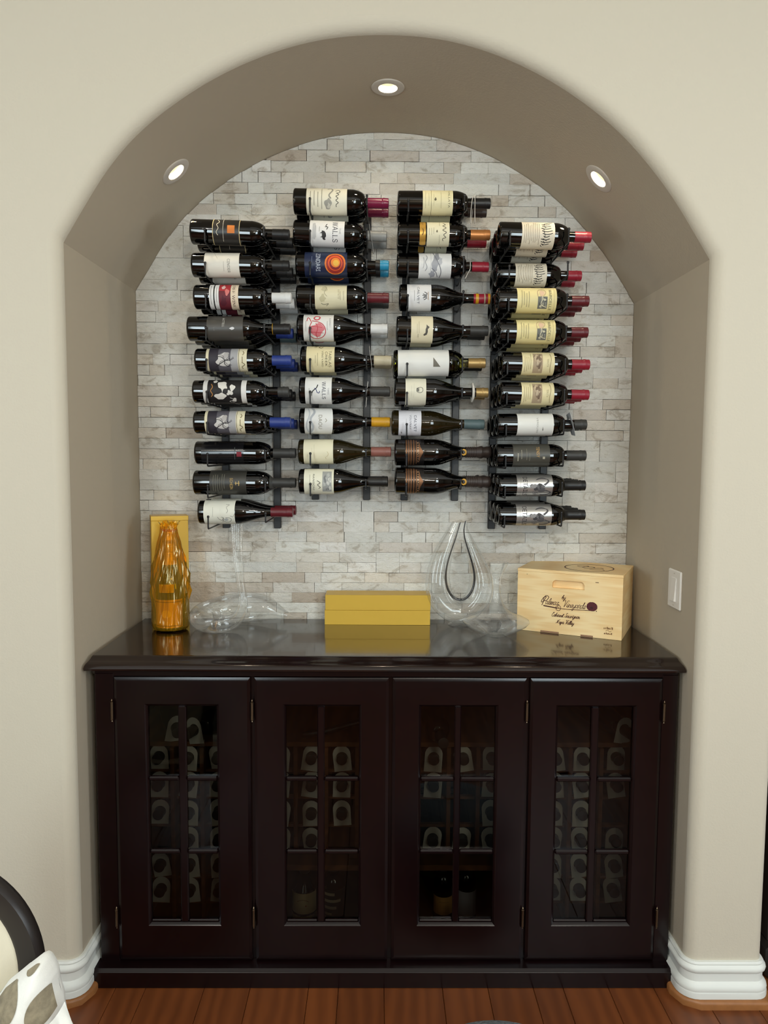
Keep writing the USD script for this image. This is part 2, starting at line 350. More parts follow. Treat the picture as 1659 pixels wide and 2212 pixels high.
def stone_mesh(poly, k):
    r = random.Random(k*7+1); y1 = D - r.choice([0, .0008, .0016, .0026, .004]) + .002
    x0, z0, x1, z1 = poly.bounds; full = abs(poly.area-(x1-x0)*(z1-z0)) < 1e-7
    mb = MB()
    if full:
        nx = max(3, min(9, int((x1-x0)/.016))); nz = 3 if z1-z0 < .05 else 5
        e = .0011
        xs = np.r_[x0, np.linspace(x0+e, x1-e, nx), x1]; zs = np.r_[z0, np.linspace(z0+e, z1-e, nz), z1]
        X, Z = np.meshgrid(xs, zs)
        P = np.c_[X.ravel(), Z.ravel()]
        rough = r.choice([.001, .002, .005, .008])
        h = (meshkit.fbm(np.c_[P*34, np.full(len(P), k*3.7)], 3, seed=3)-.5)*rough
        edge = ((P[:, 0] < x0+1e-9) | (P[:, 0] > x1-1e-9) | (P[:, 1] < z0+1e-9) | (P[:, 1] > z1-1e-9))
        Y = y1 + h + edge*.0009
        n, m = len(xs), len(zs); f = []
        for j in range(m-1):
            for i in range(n-1): f.append((j*n+i, j*n+i+1, (j+1)*n+i+1, (j+1)*n+i))
        v = np.c_[P[:, 0], Y, P[:, 1]]
        mb.add(v, f)
        ring = [i for i in range(n)] + [j*n+n-1 for j in range(1, m)] + [(m-1)*n+i for i in range(n-2, -1, -1)] + [j*n for j in range(m-2, 0, -1)]
        R = len(ring); sv = np.vstack([v[ring], np.c_[v[ring][:, 0], np.full(R, .602), v[ring][:, 2]]])
        mb.add(sv, [((i+1) % R, i, R+i, R+(i+1) % R) for i in range(R)])
        t = weld(mb)
    else:
        t = weld(prism(poly, y1, .602))
    return t
def visible_area(p):                          # stones behind the bottles show less
    x0, z0, x1, z1 = p.bounds; cx, cz = (x0+x1)/2, (z0+z1)/2
    a = p.area
    for (bx0, bx1, bz0, bz1) in [(-.64, -.33, 1.26, 2.2), (-.30, .02, 1.34, 2.3), (.02, .31, 1.34, 2.3), (.32, .66, 1.26, 2.2)]:
        if bx0 < cx < bx1 and bz0 < cz < bz1: a *= .15
    return a
order = sorted(range(len(stones)), key=lambda k: -visible_area(stones[k]))
rest = MB()
for n_, k in enumerate(order):
    t = stone_mesh(stones[k], k)
    if n_ < 300: obj('stone', t, 'stone', back, smooth=40)
    else: rest.add(t.vertices, t.faces)
obj('stone', rest, 'stone', back, smooth=40, kind='stuff')

# floor: boards running towards the niche
fl = thing('floor', None, None, kind='structure')
obj('subfloor', MB().box(-2.8, -3.3, -.05, 3.2, 3.0, -.012), 'subfloor', fl)
rng = random.Random(3)
x = -2.79
while x < 2.2:
    w = rng.choice([.082, .125, .125, .16]); y = -1.9 - rng.uniform(0, .6)
    while y < .6:
        L = rng.uniform(.7, 1.5); y1 = min(y+L, .64)
        if y1 > -1.2 and -1.5 < x < 1.6:
            obj('plank', MB().box(x+.0005, y+.0004, -.012, x+w-.0005, y1-.0004, 0, c=.0012), 'floor_wood', fl, smooth=False)
        y = y1
    x += w
obj('plank', MB().box(-2.8, -3.3, -.012, 3.2, -1.25, -.0005), 'floor_wood', fl, kind='stuff')
obj('plank', MB().box(1.62, -1.25, -.012, 3.2, 3.0, -.0005).box(-2.8, -1.25, -.012, -1.52, 0, -.0005), 'floor_wood', fl, kind='stuff')
# the room behind the camera
obj('ceiling_room', MB().box(-2.8, -3.3, CEIL, 3.2, 3.0, CEIL+.05), 'ceiling_white', kind='structure')
obj('wall_room_left', MB().box(-2.85, -3.3, 0, -2.8, -2.15, CEIL).box(-2.85, -.95, 0, -2.8, .16, CEIL).box(-2.85, -2.15, 0, -2.8, -.95, .85).box(-2.85, -2.15, 2.15, -2.8, -.95, CEIL), 'dim_room_paint', kind='structure')
obj('wall_room_right', MB().box(3.2, -3.3, 0, 3.25, -2.15, CEIL).box(3.2, -.95, 0, 3.25, 3.0, CEIL).box(3.2, -2.15, 0, 3.25, -.95, .85).box(3.2, -2.15, 2.15, 3.25, -.95, CEIL), 'dim_room_paint', kind='structure')
obj('wall_next_room', MB().box(XE, 2.95, 0, 3.2, 3.0, CEIL), 'dark_room', kind='structure')
rear = sbox(-2.8, 0, 3.2, CEIL)
for cx, hw in ((-1.20, .26), (1.22, .31)): rear = rear.difference(sbox(cx-hw, .94, cx+hw, 2.34))
obj('wall_rear', prism(rear, -3.30, -3.20), 'dim_room_paint', kind='structure')
for k, (cx, hw) in enumerate(((-1.20, .26), (1.22, .31))):
    w = thing('window_%d' % (k+1), None, None, kind='structure')
    for xa, xb, za, zb in ((-hw-.05, -hw, .89, 2.39), (hw, hw+.05, .89, 2.39), (-hw, hw, .89, .94), (-hw, hw, 2.34, 2.39)):
        obj('window_frame', MB().box(cx+xa, -3.21, za, cx+xb, -3.17, zb, c=.003), 'white_trim', w, smooth=20)

# baseboards and oak shoe
BB = [(0, .118), (.007, .118), (.010, .113), (.009, .109), (.015, .104), (.0165, .098), (.015, .092), (.011, .088), (.009, .086), (.009, .064), (.014, .060), (.019, .053), (.0205, .046), (.019, .041), (.019, .039), (.0205, .037), (.0205, .022), (0, .022)]
SH = [(0, .0215), (.022, .0215), (.028, .019), (.031, .013), (.031, 0), (0, 0)]
def run(pts_n, profile, flip=False):
    """sweeps a wall profile (out, z) along plan points (x, y, nx, ny)"""
    rows = [np.array([(x+nx*o, y+ny*o, z) for o, z in profile]) for x, y, nx, ny in pts_n]
    n = len(profile); v = np.vstack(rows); f = []
    for i in range(len(rows)-1):
        for k in range(n): f.append((i*n+k, i*n+(k+1) % n, (i+1)*n+(k+1) % n, (i+1)*n+k))
    f += [(0, 0, 0)]*0
    m = MB().add(v, np.array(f)[:, ::-1] if flip else f)
    for base in (0, (len(rows)-1)*n):
        m.add(np.vstack([v[base:base+n], v[base:base+n].mean(0)]), [(k, (k+1) % n, n) for k in range(n)])
    return m.done()
def corner(cx, cy, r, a0, a1, n=7):
    return [(cx+r*math.cos(a), cy+r*math.sin(a), math.cos(a), math.sin(a)) for a in np.linspace(a0, a1, n)]
pr = [(XR, .56, -1, 0), (XR, FIL, -1, 0)] + corner(XR+FIL, FIL, FIL, math.pi, 1.5*math.pi)[1:-1] + [(XR+FIL, 0, 0, -1), (XE-.02, 0, 0, -1)] + corner(XE-.02, .02, .02, 1.5*math.pi, 2*math.pi)[1:-1] + [(XE, .02, 1, 0), (XE, .16, 1, 0)]
pl = [(-2.7, 0, 0, -1), (XL-FIL, 0, 0, -1)] + corner(XL-FIL, FIL, FIL, 1.5*math.pi, 2*math.pi)[1:-1] + [(XL, FIL, 1, 0), (XL, .56, 1, 0)]
shr = [(XR, .05, -1, 0), (XR, FIL, -1, 0), (XR+.012, .012, -.75, -.75), (XR+FIL, 0, 0, -1), (XE, 0, .0, -1), (XE, 0, 1.0, -1.0), (XE, .16, 1, 0)]
shl = [(-2.7, 0, 0, -1), (XL-FIL, 0, 0, -1), (XL-.012, .012, .75, -.75), (XL, FIL, 1, 0), (XL, .05, 1, 0)]
for side, pth, sh in (('right', pr, shr), ('left', pl, shl)):
    b = thing('baseboard_' + side, None, None, kind='structure')
    obj('baseboard', run(pth, BB), 'white_trim', b, smooth=40)
    obj('shoe_molding', run(sh, SH), 'oak_trim', b, smooth=40)

# recessed lamps in the soffit
def soffit_at(x):
    i = int(np.argmin(abs(sm[:, 0]-x)))  # nearest outline point; i = min(max(i, 1), len(sm)-2)
    t = sm[i+1]-sm[i-1]; t /= np.linalg.norm(t); zz = np.interp(x, sm[:, 0], sm[:, 1])
    return np.array([x, zz]), np.array([t[1], -t[0]])     # point and the normal into the niche
for nm, x, y in LAMPS:
    p, n = soffit_at(x)
    zax = np.array([n[0], 0, n[1]]); xax = np.array([n[1], 0, -n[0]]); yax = np.cross(zax, xax)
    M4 = np.eye(4); M4[:3, 0], M4[:3, 1], M4[:3, 2], M4[:3, 3] = xax, yax, zax, (p[0], y, p[1])
    lt = thing('recessed_light', 'small round recessed ceiling lamp, lit, %s of the three in the arch' % {'left': 'leftmost', 'centre': 'topmost and middle', 'right': 'rightmost'}[nm], 'recessed light', group=None)
    obj('trim_ring', MB().lathe([(.0265, -.002), (.0265, .0035), (.030, .005), (.043, .0045), (.0465, .0025), (.047, -.001)], 40, M4), 'lamp_trim', lt, smooth=40)
    obj('lamp_can', MB().lathe([(.0265, .003), (.0262, -.0145), (.024, -.0150)], 32, M4), 'lamp_can', lt, smooth=40)
    obj('bulb', MB().lathe([(.0262, -.0148), (.018, -.0145), (.009, -.0142), (.0005, -.014)], 32, M4), 'lamp_glow', lt, smooth=True)
    q = np.array([p[0], y, p[1]]) - zax*.0115
    disk_light('niche_lamp_' + nm, q, zax + np.array([0, .06, -.05]), .020, NICHE_LAMP, (1.0, .84, .60))

# light switch on the right jamb
sw = thing('light_switch', 'white rocker light switch plate on the right jamb of the niche', 'light switch', (XR, .161, 1.090))
obj('wall_plate', MB().box(-.0065, -.0425, -.054, .0005, .0425, .054, c=.003), 'switch_white', sw, smooth=False)
obj('rocker', MB().add([(-.0066, -.0165, -.033), (-.0066, .0165, -.033), (-.0066, .0165, .033), (-.0066, -.0165, .033), (-.0125, -.0155, -.032), (-.0125, .0155, -.032), (-.008, .0155, .032), (-.008, -.0155, .032)],
                       [(4, 5, 6, 7), (0, 1, 5, 4), (1, 2, 6, 5), (2, 3, 7, 6), (3, 0, 4, 7)]), 'switch_white', sw, smooth=False)
for zz in (.043, -.046): obj('screw', MB().box(-.0072, -.003, zz, -.006, .003, zz+.003), 'lamp_trim', sw)
# ------------------------------------------------------------------ the cabinet
CT = .910                                    # counter height
cab = thing('wine_cabinet', 'wide dark mahogany wine cabinet with four glazed doors filling the niche', 'cabinet')
W = 'cabinet_wood'
DX = [(-.7306, -.3645), (-.3528, .0103), (.0215, .3838), (.3944, .7521)]       # doors
CX0, CX1 = -.783, .795
mb = MB()
mb.box(CX0, .100, .050, CX0+.02, .565, .868).box(CX1-.02, .100, .050, CX1, .565, .868)
obj('side_panel', MB().box(CX0, .100, .050, CX0+.02, .565, .868, c=.001), W, cab)
obj('side_panel', MB().box(CX1-.02, .100, .050, CX1, .565, .868, c=.001), W, cab)
obj('back_panel', MB().box(CX0+.02, .553, .060, CX1-.02, .565, .868), 'cabinet_inside', cab)
obj('bottom_panel', MB().box(CX0+.02, .116, .050, CX1-.02, .553, .066), 'cabinet_inside', cab)
for a, b in ((CX0, DX[0][0]-.001), (DX[3][1]+.001, CX1)):
    obj('stile', MB().box(a, .088, .050, b, .108, .868, c=.0015), W, cab)
for a, b in ((-.3675, -.3495), (.0065, .0255), (.3800, .3980)): obj('stile', MB().box(a, .1005, .050, b, .1125, .868), W, cab)
obj('top_rail', MB().box(CX0, .090, .859, CX1, .110, .880, c=.001), W, cab)
obj('partition', MB().box(-.3675, .112, .066, -.3495, .553, .86), 'cabinet_inside', cab)
obj('partition', MB().box(.007, .122, .066, .025, .553, .86), 'cabinet_inside', cab)
obj('partition', MB().box(.380, .112, .066, .398, .553, .86), 'cabinet_inside', cab)
pb = MB().box(CX0-.012, .050, 0, CX1+.012, .070, .046, c=.0015)
pb.add([(CX0-.012, .050, .046), (CX1+.012, .050, .046), (CX1+.012, .058, .0525), (CX0-.012, .058, .0525), (CX0-.012, .1, .0525), (CX1+.012, .1, .0525), (CX0-.012, .1, .046), (CX1+.012, .1, .046)],
       [(0, 1, 2, 3), (3, 2, 5, 4), (0, 3, 4, 6), (1, 7, 5, 2), (0, 6, 7, 1)])
obj('plinth', pb, W, cab, smooth=25)
# worktop with a moulded front edge
tp = [(.565, CT), (.118, CT), (.108, CT-.002), (.101, CT-.007), (.090, CT-.011), (.078, CT-.014), (.070, CT-.019), (.0665, CT-.025), (.068, CT-.030), (.076, CT-.033), (.082, CT-.034), (.088, CT-.036), (.094, CT-.041), (.097, CT-.046), (.565, CT-.046)]
X0, X1 = -.8035, .8065
v0 = [(X0 + (.012 if y > .09 and z > CT-.02 else 0)*0 + max(0, y-.0665)*0, y, z) for y, z in tp]
ends = MB(); n = len(tp)
V = np.array([(X0, y, z) for y, z in tp] + [(X1, y, z) for y, z in tp])
for k, (y, z) in enumerate(tp):               # the moulding returns a little at both ends
    s = min(max(y-.0665, 0), .05)*.35 if z > CT-.03 else min(max(y-.0665, 0), .03)*.9
    V[k, 0] += s*.5; V[n+k, 0] -= s*.5
ends.add(V, [(k, n+k, n+(k+1) % n, (k+1) % n) for k in range(n)])
tri = trimesh.creation.triangulate_polygon(Polygon(tp), engine='earcut')
for base, fl_ in ((X0, 0), (X1, 1)):
    pass
ends.add(np.vstack([V[:n], [[V[0, 0], .3, CT-.02]]]), [(k, (k+1) % n, n) for k in range(n)])
ends.add(np.vstack([V[n:], [[V[n, 0], .3, CT-.02]]]), [((k+1) % n, k, n) for k in range(n)])
mat('worktop_wood', (26, 14, 11), .14, coat=.25, spec=.55, var=.12, vscale=12)
obj('worktop', ends, 'worktop_wood', cab, smooth=28)
def stroke_box(m, x0, x1, y0, z0, z1, c): m.box(x0, y0, z0, x1, y0+.02, z1, c=c)
Zb, Zt = .0565, .8575
P0, P1 = .1640, .7775                         # glazed opening
for di, (a, b) in enumerate(DX):
    w = b-a; oa, ob = [(-.642, -.4556), (-.2683, -.0699), (.0985, .3012), (.4716, .6772)][di]
    dr = MB(); y0, y1 = .084, .104
    # one frame: chamfered outer edge, stepped glazing opening
    def ring(x0, z0, x1, z1, y): return [(x0, y, z0), (x1, y, z0), (x1, y, z1), (x0, y, z1)]
    ch = .0075
    loops = [ring(a, Zb, b, Zt, y1), ring(a, Zb, b, Zt, y0+.0038), ring(a+ch, Zb+.011, b-ch, Zt-.011, y0),
             ring(oa-.007, P0-.007, ob+.007, P1+.007, y0), ring(oa-.0035, P0-.0035, ob+.0035, P1+.0035, y0+.003), ring(oa, P0, ob, P1, y0+.0075), ring(oa, P0, ob, P1, y1)]
    v = np.vstack(loops); f = []
    for k in range(len(loops)):
        j = (k+1) % len(loops)
        for e in range(4): f.append((k*4+e, k*4+(e+1) % 4, j*4+(e+1) % 4, j*4+e))
    dr.add(v, f)
    door = obj('door', dr, W, cab, smooth=20)
    mv = [(-.5608, -.5390), (-.1835, -.1635), (.1905, .2082), (.5635, .5835)][di]
    rowsz = [(P0, .3610), (.3735, .5680), (.5800, P1)]
    mm = MB().tube([((mv[0]+mv[1])/2, .0935, P0), ((mv[0]+mv[1])/2, .0935, P1)], .0085, 8)
    obj('muntin', MB().box(mv[0], .0895, P0, mv[1], .102, P1, c=.003), W, door, smooth=20)
    for zz in (.3672, .5740):
        for xa, xb in ((oa, mv[0]), (mv[1], ob)):
            obj('muntin', MB().box(xa, .0870, zz-.0062, xb, .102, zz+.0062, c=.0035), W, door, smooth=20)
    for xa, xb in ((oa, mv[0]), (mv[1], ob)):
        obj('glazing_bead', MB().box(xa, .0900, P0, xb, .100, P0+.007, c=.0025), W, door, smooth=20)
        for za, zb in rowsz:
            obj('pane', MB().box(xa+.0002, .1005, za+.0002, xb-.0002, .1005, zb-.0002).add([(xa, .1008, za), (xb, .1008, za), (xb, .1008, zb), (xa, .1008, zb)], [(0, 1, 2, 3)]) if False else
                MB().add([(xa, .0985, za), (xb, .0985, za), (xb, .0985, zb), (xa, .0985, zb)], [(0, 1, 2, 3)]), 'dim_pane_glass', door, smooth=False)
    hx = [a-.0055, a-.0058, b+.0015, b+.0060][di]
    for zz in (.765, .180):
        hm = MB().lathe([(0, -.030), (.0022, -.029), (.0015, -.026), (.0036, -.024), (.0036, .022), (.0042, .0225), (.0042, .0245), (.0018, .026), (.0028, .029), (.0012, .032), (0, .0335)], 12, np.array([[1, 0, 0, hx], [0, 1, 0, .0835], [0, 0, 1, zz], [0, 0, 0, 1]], float))
        obj('hinge', hm, 'hinge_metal', door, smooth=40, label='small brass finial hinge on the door edge')

# ------------------------------------------------------------------ bottles
def body_profile(L, R, kind):
    rn = .0145
    if kind == 'b':   # high-shouldered
        sh, nk = .615*L, .755*L
        s = [(R, .0065), (R, sh)] + [(rn+(R-rn)*math.cos(t*math.pi/2)**.85, sh+(nk-sh)*math.sin(t*math.pi/2)**1.35) for t in np.linspace(.08, 1, 11)[:-1]] + [(rn*1.02, nk)]
    elif kind == 's':
        sh, nk = .55*L, .78*L
        s = [(R, .0065), (R, sh)] + [(rn+(R-rn)*(.5+.5*math.cos(t*math.pi))**1.0, sh+(nk-sh)*t) for t in np.linspace(.08, 1, 12)]
    else:             # sloping shoulders
        sh, nk = (.39*L, .76*L) if kind == 'g' else (.40*L, .74*L)
        if kind == 'c': rn = .0155
        s = [(R, .0065), (R, sh)] + [(rn+(R-rn)*(.5+.5*math.cos(t*math.pi))**.93, sh+(nk-sh)*t) for t in np.linspace(.07, 1, 14)]
    return [(0, .012), (R*.55, .008), (R*.74, .001), (R*.84, 0), (R*.955, .0018), (R*.99, .004)] + s + [(rn, L*.99), (rn*.9, L), (0, L)], rn
def radius_at(pf, z):
    p = [q for q in pf if q[1] > .006]; zs = [q[1] for q in p]; rs = [q[0] for q in p]
    return float(np.interp(z, zs, rs))
def wrap(pts, R, z0):
    """label coordinates (u across in metres, v up in metres, w outwards) onto the cylinder facing -y"""
    pts = np.asarray(pts, float); th = pts[:, 0]/R; r = R + pts[:, 2]
    return np.c_[r*np.sin(th), -r*np.cos(th), z0+pts[:, 1]]
def flat_pieces(poly, du=.0045):
    """polygon in (u, v) cut in narrow strips so that it can bend"""
    out_v, out_f, n = [], [], 0
    for g in getattr(poly, 'geoms', [poly]):
        if g.geom_type != 'Polygon' or g.area < 1e-9: continue
        x0, y0, x1, y1 = g.bounds; k = max(1, int(math.ceil((x1-x0)/du)))
        for a, b in zip(np.linspace(x0, x1, k+1)[:-1], np.linspace(x0, x1, k+1)[1:]):
            s = g.intersection(sbox(a, y0-1, b, y1+1)) if k > 1 else g
            for h in getattr(s, 'geoms', [s]):
                if h.geom_type != 'Polygon' or h.area < 1e-10: continue
                v, f = trimesh.creation.triangulate_polygon(h, engine='earcut')
                out_v.append(v); out_f.append(np.asarray(f)+n); n += len(v)
    if not out_v: return np.zeros((0, 2)), np.zeros((0, 3), int)
    return np.vstack(out_v), np.vstack(out_f)
TXT = {}
def text_flat(s, bold=False):
    if (s, bold) not in TXT:
        t = meshkit.text_mesh(s, 1.0, .02, bold)
        top = t.vertices[:, 2] > .01
        ff = t.faces[top[t.faces].all(1)]
        TXT[(s, bold)] = (t.vertices[:, :2], ff)
    return TXT[(s, bold)]
def ell(uc, vc, a, b, n=20, wob=0., seed=0):
    r = random.Random(seed)
    return Polygon([(uc+a*math.cos(t)*(1+wob*r.uniform(-1, 1)), vc+b*math.sin(t)*(1+wob*r.uniform(-1, 1))) for t in np.arange(n)*2*math.pi/n]).buffer(0)
def draw(ops, R, H):
    """ops -> {colour: (uv vertices, faces)}; u in radians, v as a fraction of the label height"""
    out = {}
    def put(col, v, f):
        if len(v): out.setdefault(col, []).append((v, f))
    for op in ops:
        k = op[0]; col = op[-1]
        if k == 't':
            _, s, uc, v0, h, col = op
            v, f = text_flat(s); h = h*H; v = v*h; w = v[:, 0].max()
            put(col, v + [uc*R-w/2, v0*H], f); continue
        if k == 'tw':                          # text fitted to a width (radians)
            _, s, uc, v0, h, wd, col = op
            v, f = text_flat(s); v = v*[wd*R/v_w(s), h*H]
            put(col, v + [uc*R-wd*R/2, v0*H], f); continue
        if k == 'r': p = sbox(op[1]*R, op[2]*H, op[3]*R, op[4]*H)
        elif k == 'e': p = ell(op[1]*R, op[2]*H, op[3]*R, op[4]*H)
        elif k == 'p': p = Polygon([(u*R, v*H) for u, v in op[1]]).buffer(0)
        elif k == 's':
            q = [(u*R, v*H) for u, v in op[1]]
            if len(q) > 2: q = spline(q, 5*len(q))
            p = LineString(q).buffer(op[2]*R/2, quad_segs=2).simplify(.00008)
        elif k == 'blot':
            rr_ = random.Random(op[5]); q = [(op[1]*R+op[3]*R*math.cos(t)*rr_.uniform(.55, 1.2), op[2]*H+op[4]*H*math.sin(t)*rr_.uniform(.55, 1.2)) for t in np.arange(11)*2*math.pi/11]
            p = Polygon(spline(q, 44, True)).buffer(0)
        else: p = op[1]
        put(col, *flat_pieces(p))
    return out
def v_w(s): return text_flat(s)[0][:, 0].max()
def lines(v0, v1, n, u0, u1, col, seed=1, w=.007, H=.08):
    """rows of fine print too small to read: thin rules"""
    r = random.Random(seed)
    return [('r', (u0+u1)/2-(u1-u0)/2*r.uniform(.55, 1), v-w, (u0+u1)/2+(u1-u0)/2*r.uniform(.55, 1), v+w, col) for v in np.linspace(v0, v1, n)]
def label_poly(shape, U, H, R):
    u = U*R
    if shape == 'round': p = sbox(-u, 0, u, H).intersection(unary_union([sbox(-u, 0, u, H*.55), sbox(-u*.8, .3*H, u*.8, H).buffer(.0), ell(0, H*.5, u, H*.5)])); p = p.buffer(-.006).buffer(.006)
    elif shape == 'soft': p = sbox(-u, 0, u, H).buffer(-.007).buffer(.007)
    elif shape == 'wave': p = Polygon([(-u, 0), (u, 0)] + [(u*math.cos(t*math.pi), H*(.86+.14*math.sin(t*math.pi)**1.5)) for t in np.linspace(0, 1, 17)])
    else: p = sbox(-u, 0, u, H)
    return p
def make_bottle(spec, label, group=None, loc=None, rot=None, name='wine_bottle', cat='wine bottle'):
    L, R, kind, cz = spec['L'], spec['R'], spec['kind'], spec['cz']
    t = thing(name, label, cat, loc, rot, group)
    pf, rn = body_profile(L, R, kind)
    glass = spec.get('glass', 'dark_glass')
    obj('glass_body', MB().lathe(pf, 36), glass, t, smooth=50)
    if glass == 'pale_wine_glass':
        inner = [(max(r-.003, 0), z+(.003 if z < .02 else 0)) for r, z in pf if z < L*.66]
        obj('wine', MB().lathe(inner + [(0, inner[-1][1])], 30), 'pale_wine_fill', t, smooth=50)
    zs = np.linspace(cz, L-.0005, 10); rim = L-.017
    cp = [(radius_at(pf, cz)+.0001, cz)] + [(radius_at(pf, z)+.0007, z) for z in zs if z < rim-.004] + [(rn+.0008, rim-.002), (rn+.0016, rim), (rn+.0016, rim+.004), (rn+.0010, rim+.006), (rn+.0009, L-.001), (rn*.85, L+.0006), (0, L+.0006)]
    if kind == 'c': cp = [(radius_at(pf, z)+.0012+.0006*math.sin(z*900), z) for z in np.linspace(cz, L*.86, 22)] + [(rn+.004, L*.885), (rn+.0042, L*.90), (rn+.001, L*.92), (rn+.003, L*.955), (rn+.002, L*.985), (rn*.8, L+.001), (0, L+.002)]
    obj('capsule', MB().lathe(cp, 24), spec.get('cap', 'foil_black'), t, smooth=40)
    if 'bands' in spec:                        # rings of another colour on the capsule
        for a, b, m in spec['bands']:
            obj('capsule_band', MB().lathe([(rn+.0012, cz+(L-cz)*a), (rn+.0016, cz+(L-cz)*a+.0005), (rn+.0016, cz+(L-cz)*b-.0005), (rn+.0012, cz+(L-cz)*b)], 24), m, t)
    for lb in spec.get('labels', []):
        z0, z1 = lb['z']; H = z1-z0; U = lb.get('U', 1.75)
        p = label_poly(lb.get('shape'), U, H, R)
        v, f = flat_pieces(p); w = np.full((len(v), 1), .0003)
        pl_ = obj(lb.get('name', 'paper_label'), weld(MB().add(wrap(np.hstack([v, w]), R, z0), f)), paint(lb['paper'], lb.get('rough', .5), lb.get('metal', 0)), t, smooth=True)
        k = 0
        for col, parts in draw(lb.get('ops', []), R, H).items():
            mb = MB(); k += 1
            for v, f in parts: mb.add(wrap(np.hstack([v, np.full((len(v), 1), .00042+.00006*k)]), R, z0), f)
            m_ = paint(col[:3], .4, .6) if len(col) > 3 else paint(col, .6)
            obj('print', weld(mb), m_, pl_, smooth=True)
    return t
M['pale_wine_fill'] = M['pale_wine']
thin_glass('pale_wine', (.80, .80, .42), refl=1.05, edge=(.40, .40, .12))
M['pale_wine_fill'] = M['pale_wine']

# one row per bottle: x of base, y, z at base, z at tip, length, radius, shape, capsule start, label from, to
COL = [[
 (-.5692,.3522,2.1039,2.0974,.2844,.0355,'b',.2358,.0669,.1452), (-.5671,.3522,2.0085,2.0089,.2815,.0345,'b',.2330,.0399,.1409),
 (-.5621,.3522,1.9168,1.9162,.2828,.0348,'b',.2262,.0481,.1324), (-.5819,.3522,1.8252,1.8264,.2984,.0359,'s',.2468,.0600,.1650),
 (-.5614,.3522,1.7340,1.7346,.2815,.0332,'b',.2251,.0353,.1546), (-.5690,.3522,1.6417,1.6422,.2809,.0336,'b',.2493,.0337,.1600),
 (-.5676,.3522,1.5516,1.5527,.2847,.0332,'b',.2236,.0354,.1531), (-.5855,.4352,1.4609,1.4613,.3079,.0356,'b',.2393,.0229,.1519),
 (-.5910,.4352,1.3691,1.3694,.3135,.0375,'b',.2339,.0532,.1653), (-.5773,.4352,1.2768,1.2776,.2903,.0370,'g',.2224,.0196,.1156)],
[(-.2803,.4352,2.2195,2.2158,.2862,.0380,'b',.2225,.0406,.1616), (-.2809,.4352,2.1269,2.1188,.2811,.0380,'b',.2235,.0508,.1547),
 (-.2739,.4352,2.0322,2.0323,.2810,.0372,'b',.2406,.0281,.1560), (-.2728,.4352,1.9364,1.9355,.2813,.0356,'b',.2134,.0579,.1540),
 (-.2703,.4352,1.8434,1.8422,.2758,.0398,'g',.2236,.0208,.1120), (-.2601,.4352,1.7493,1.7463,.2783,.0389,'g',.2236,.0193,.1044),
 (-.2641,.4352,1.6543,1.6524,.2772,.0405,'g',.2157,.0195,.1001), (-.2667,.4601,1.5624,1.5598,.2822,.0401,'g',.2235,.0173,.1056),
 (-.2703,.4601,1.4662,1.4675,.2888,.0386,'g',.2263,.0178,.1093), (-.2666,.4352,1.3738,1.3739,.2753,.0389,'g',.2146,.0178,.1090)],
[(.0330,.4352,2.2174,2.2187,.2807,.0356,'b',.2219,.0746,.1649), (.0339,.4352,2.1259,2.1255,.2801,.0346,'b',.2205,.0872,.1547),
 (.0321,.4601,2.0387,2.0367,.2829,.0372,'b',.2314,.0667,.1657), (.0399,.4601,1.9415,1.9402,.2824,.0405,'g',.2299,.0239,.0976),
 (.0317,.4352,1.8410,1.8388,.2814,.0405,'g',.2259,.0440,.1103), (.0237,.4352,1.7386,1.7412,.2826,.0402,'b',.2298,.0131,.1680),
 (.0274,.4352,1.6525,1.6507,.2890,.0405,'g',.2511,.0329,.0958), (.0192,.4601,1.5577,1.5545,.2904,.0394,'g',.2266,.0219,.0916),
 (.0292,.4601,1.4661,1.4679,.3041,.0412,'c',.2225,.0320,.0916), (.0307,.4352,1.3776,1.3750,.2989,.0410,'c',.2194,.0303,.0894)],
[(.3269,.3522,2.1018,2.0973,.2715,.0372,'b',.2224,.0633,.1582), (.3316,.4352,2.0072,2.0058,.2634,.0346,'b',.2208,.0577,.1521),
 (.3256,.3522,1.9135,1.9134,.2711,.0361,'b',.2196,.0547,.1697), (.3314,.3522,1.8227,1.8226,.2651,.0348,'b',.2149,.0494,.1629),
 (.3399,.3522,1.7301,1.7285,.2639,.0334,'b',.2101,.0592,.1540), (.3387,.3522,1.6427,1.6398,.2655,.0334,'b',.2124,.0603,.1561),
 (.3307,.3522,1.5498,1.5514,.2690,.0325,'b',.2311,.0582,.1649), (.3295,.3522,1.4579,1.4595,.2709,.0341,'b',.2114,.0482,.1570),
 (.3367,.3522,1.3677,1.3699,.2645,.0325,'b',.1995,.0544,.1604), (.3383,.3522,1.2797,1.2811,.2641,.0325,'b',.1980,.0531,.1581)]]
IV, CR, INK, GR, PALE = (232, 226, 206), (226, 212, 164), (44, 42, 42), (128, 126, 122), (186, 180, 164)
GOLD, WHITE = (196, 150, 78), (232, 231, 228)
def oak_sketch(seed, col, u, v, s):
    r = random.Random(seed); o = [('s', [(u+.5*s, v-.18*s), (u+.1*s, v-.02*s), (u-.1*s, v+.1*s)], .05*s, col)]
    for k in range(11):
        a = r.uniform(0, 6.28); o.append(('s', [(u, v), (u+.28*s*math.cos(a), v+.10*s*math.sin(a)), (u+.5*s*math.cos(a+.4), v+.19*s*math.sin(a+.4))], .025*s, col))
    return o
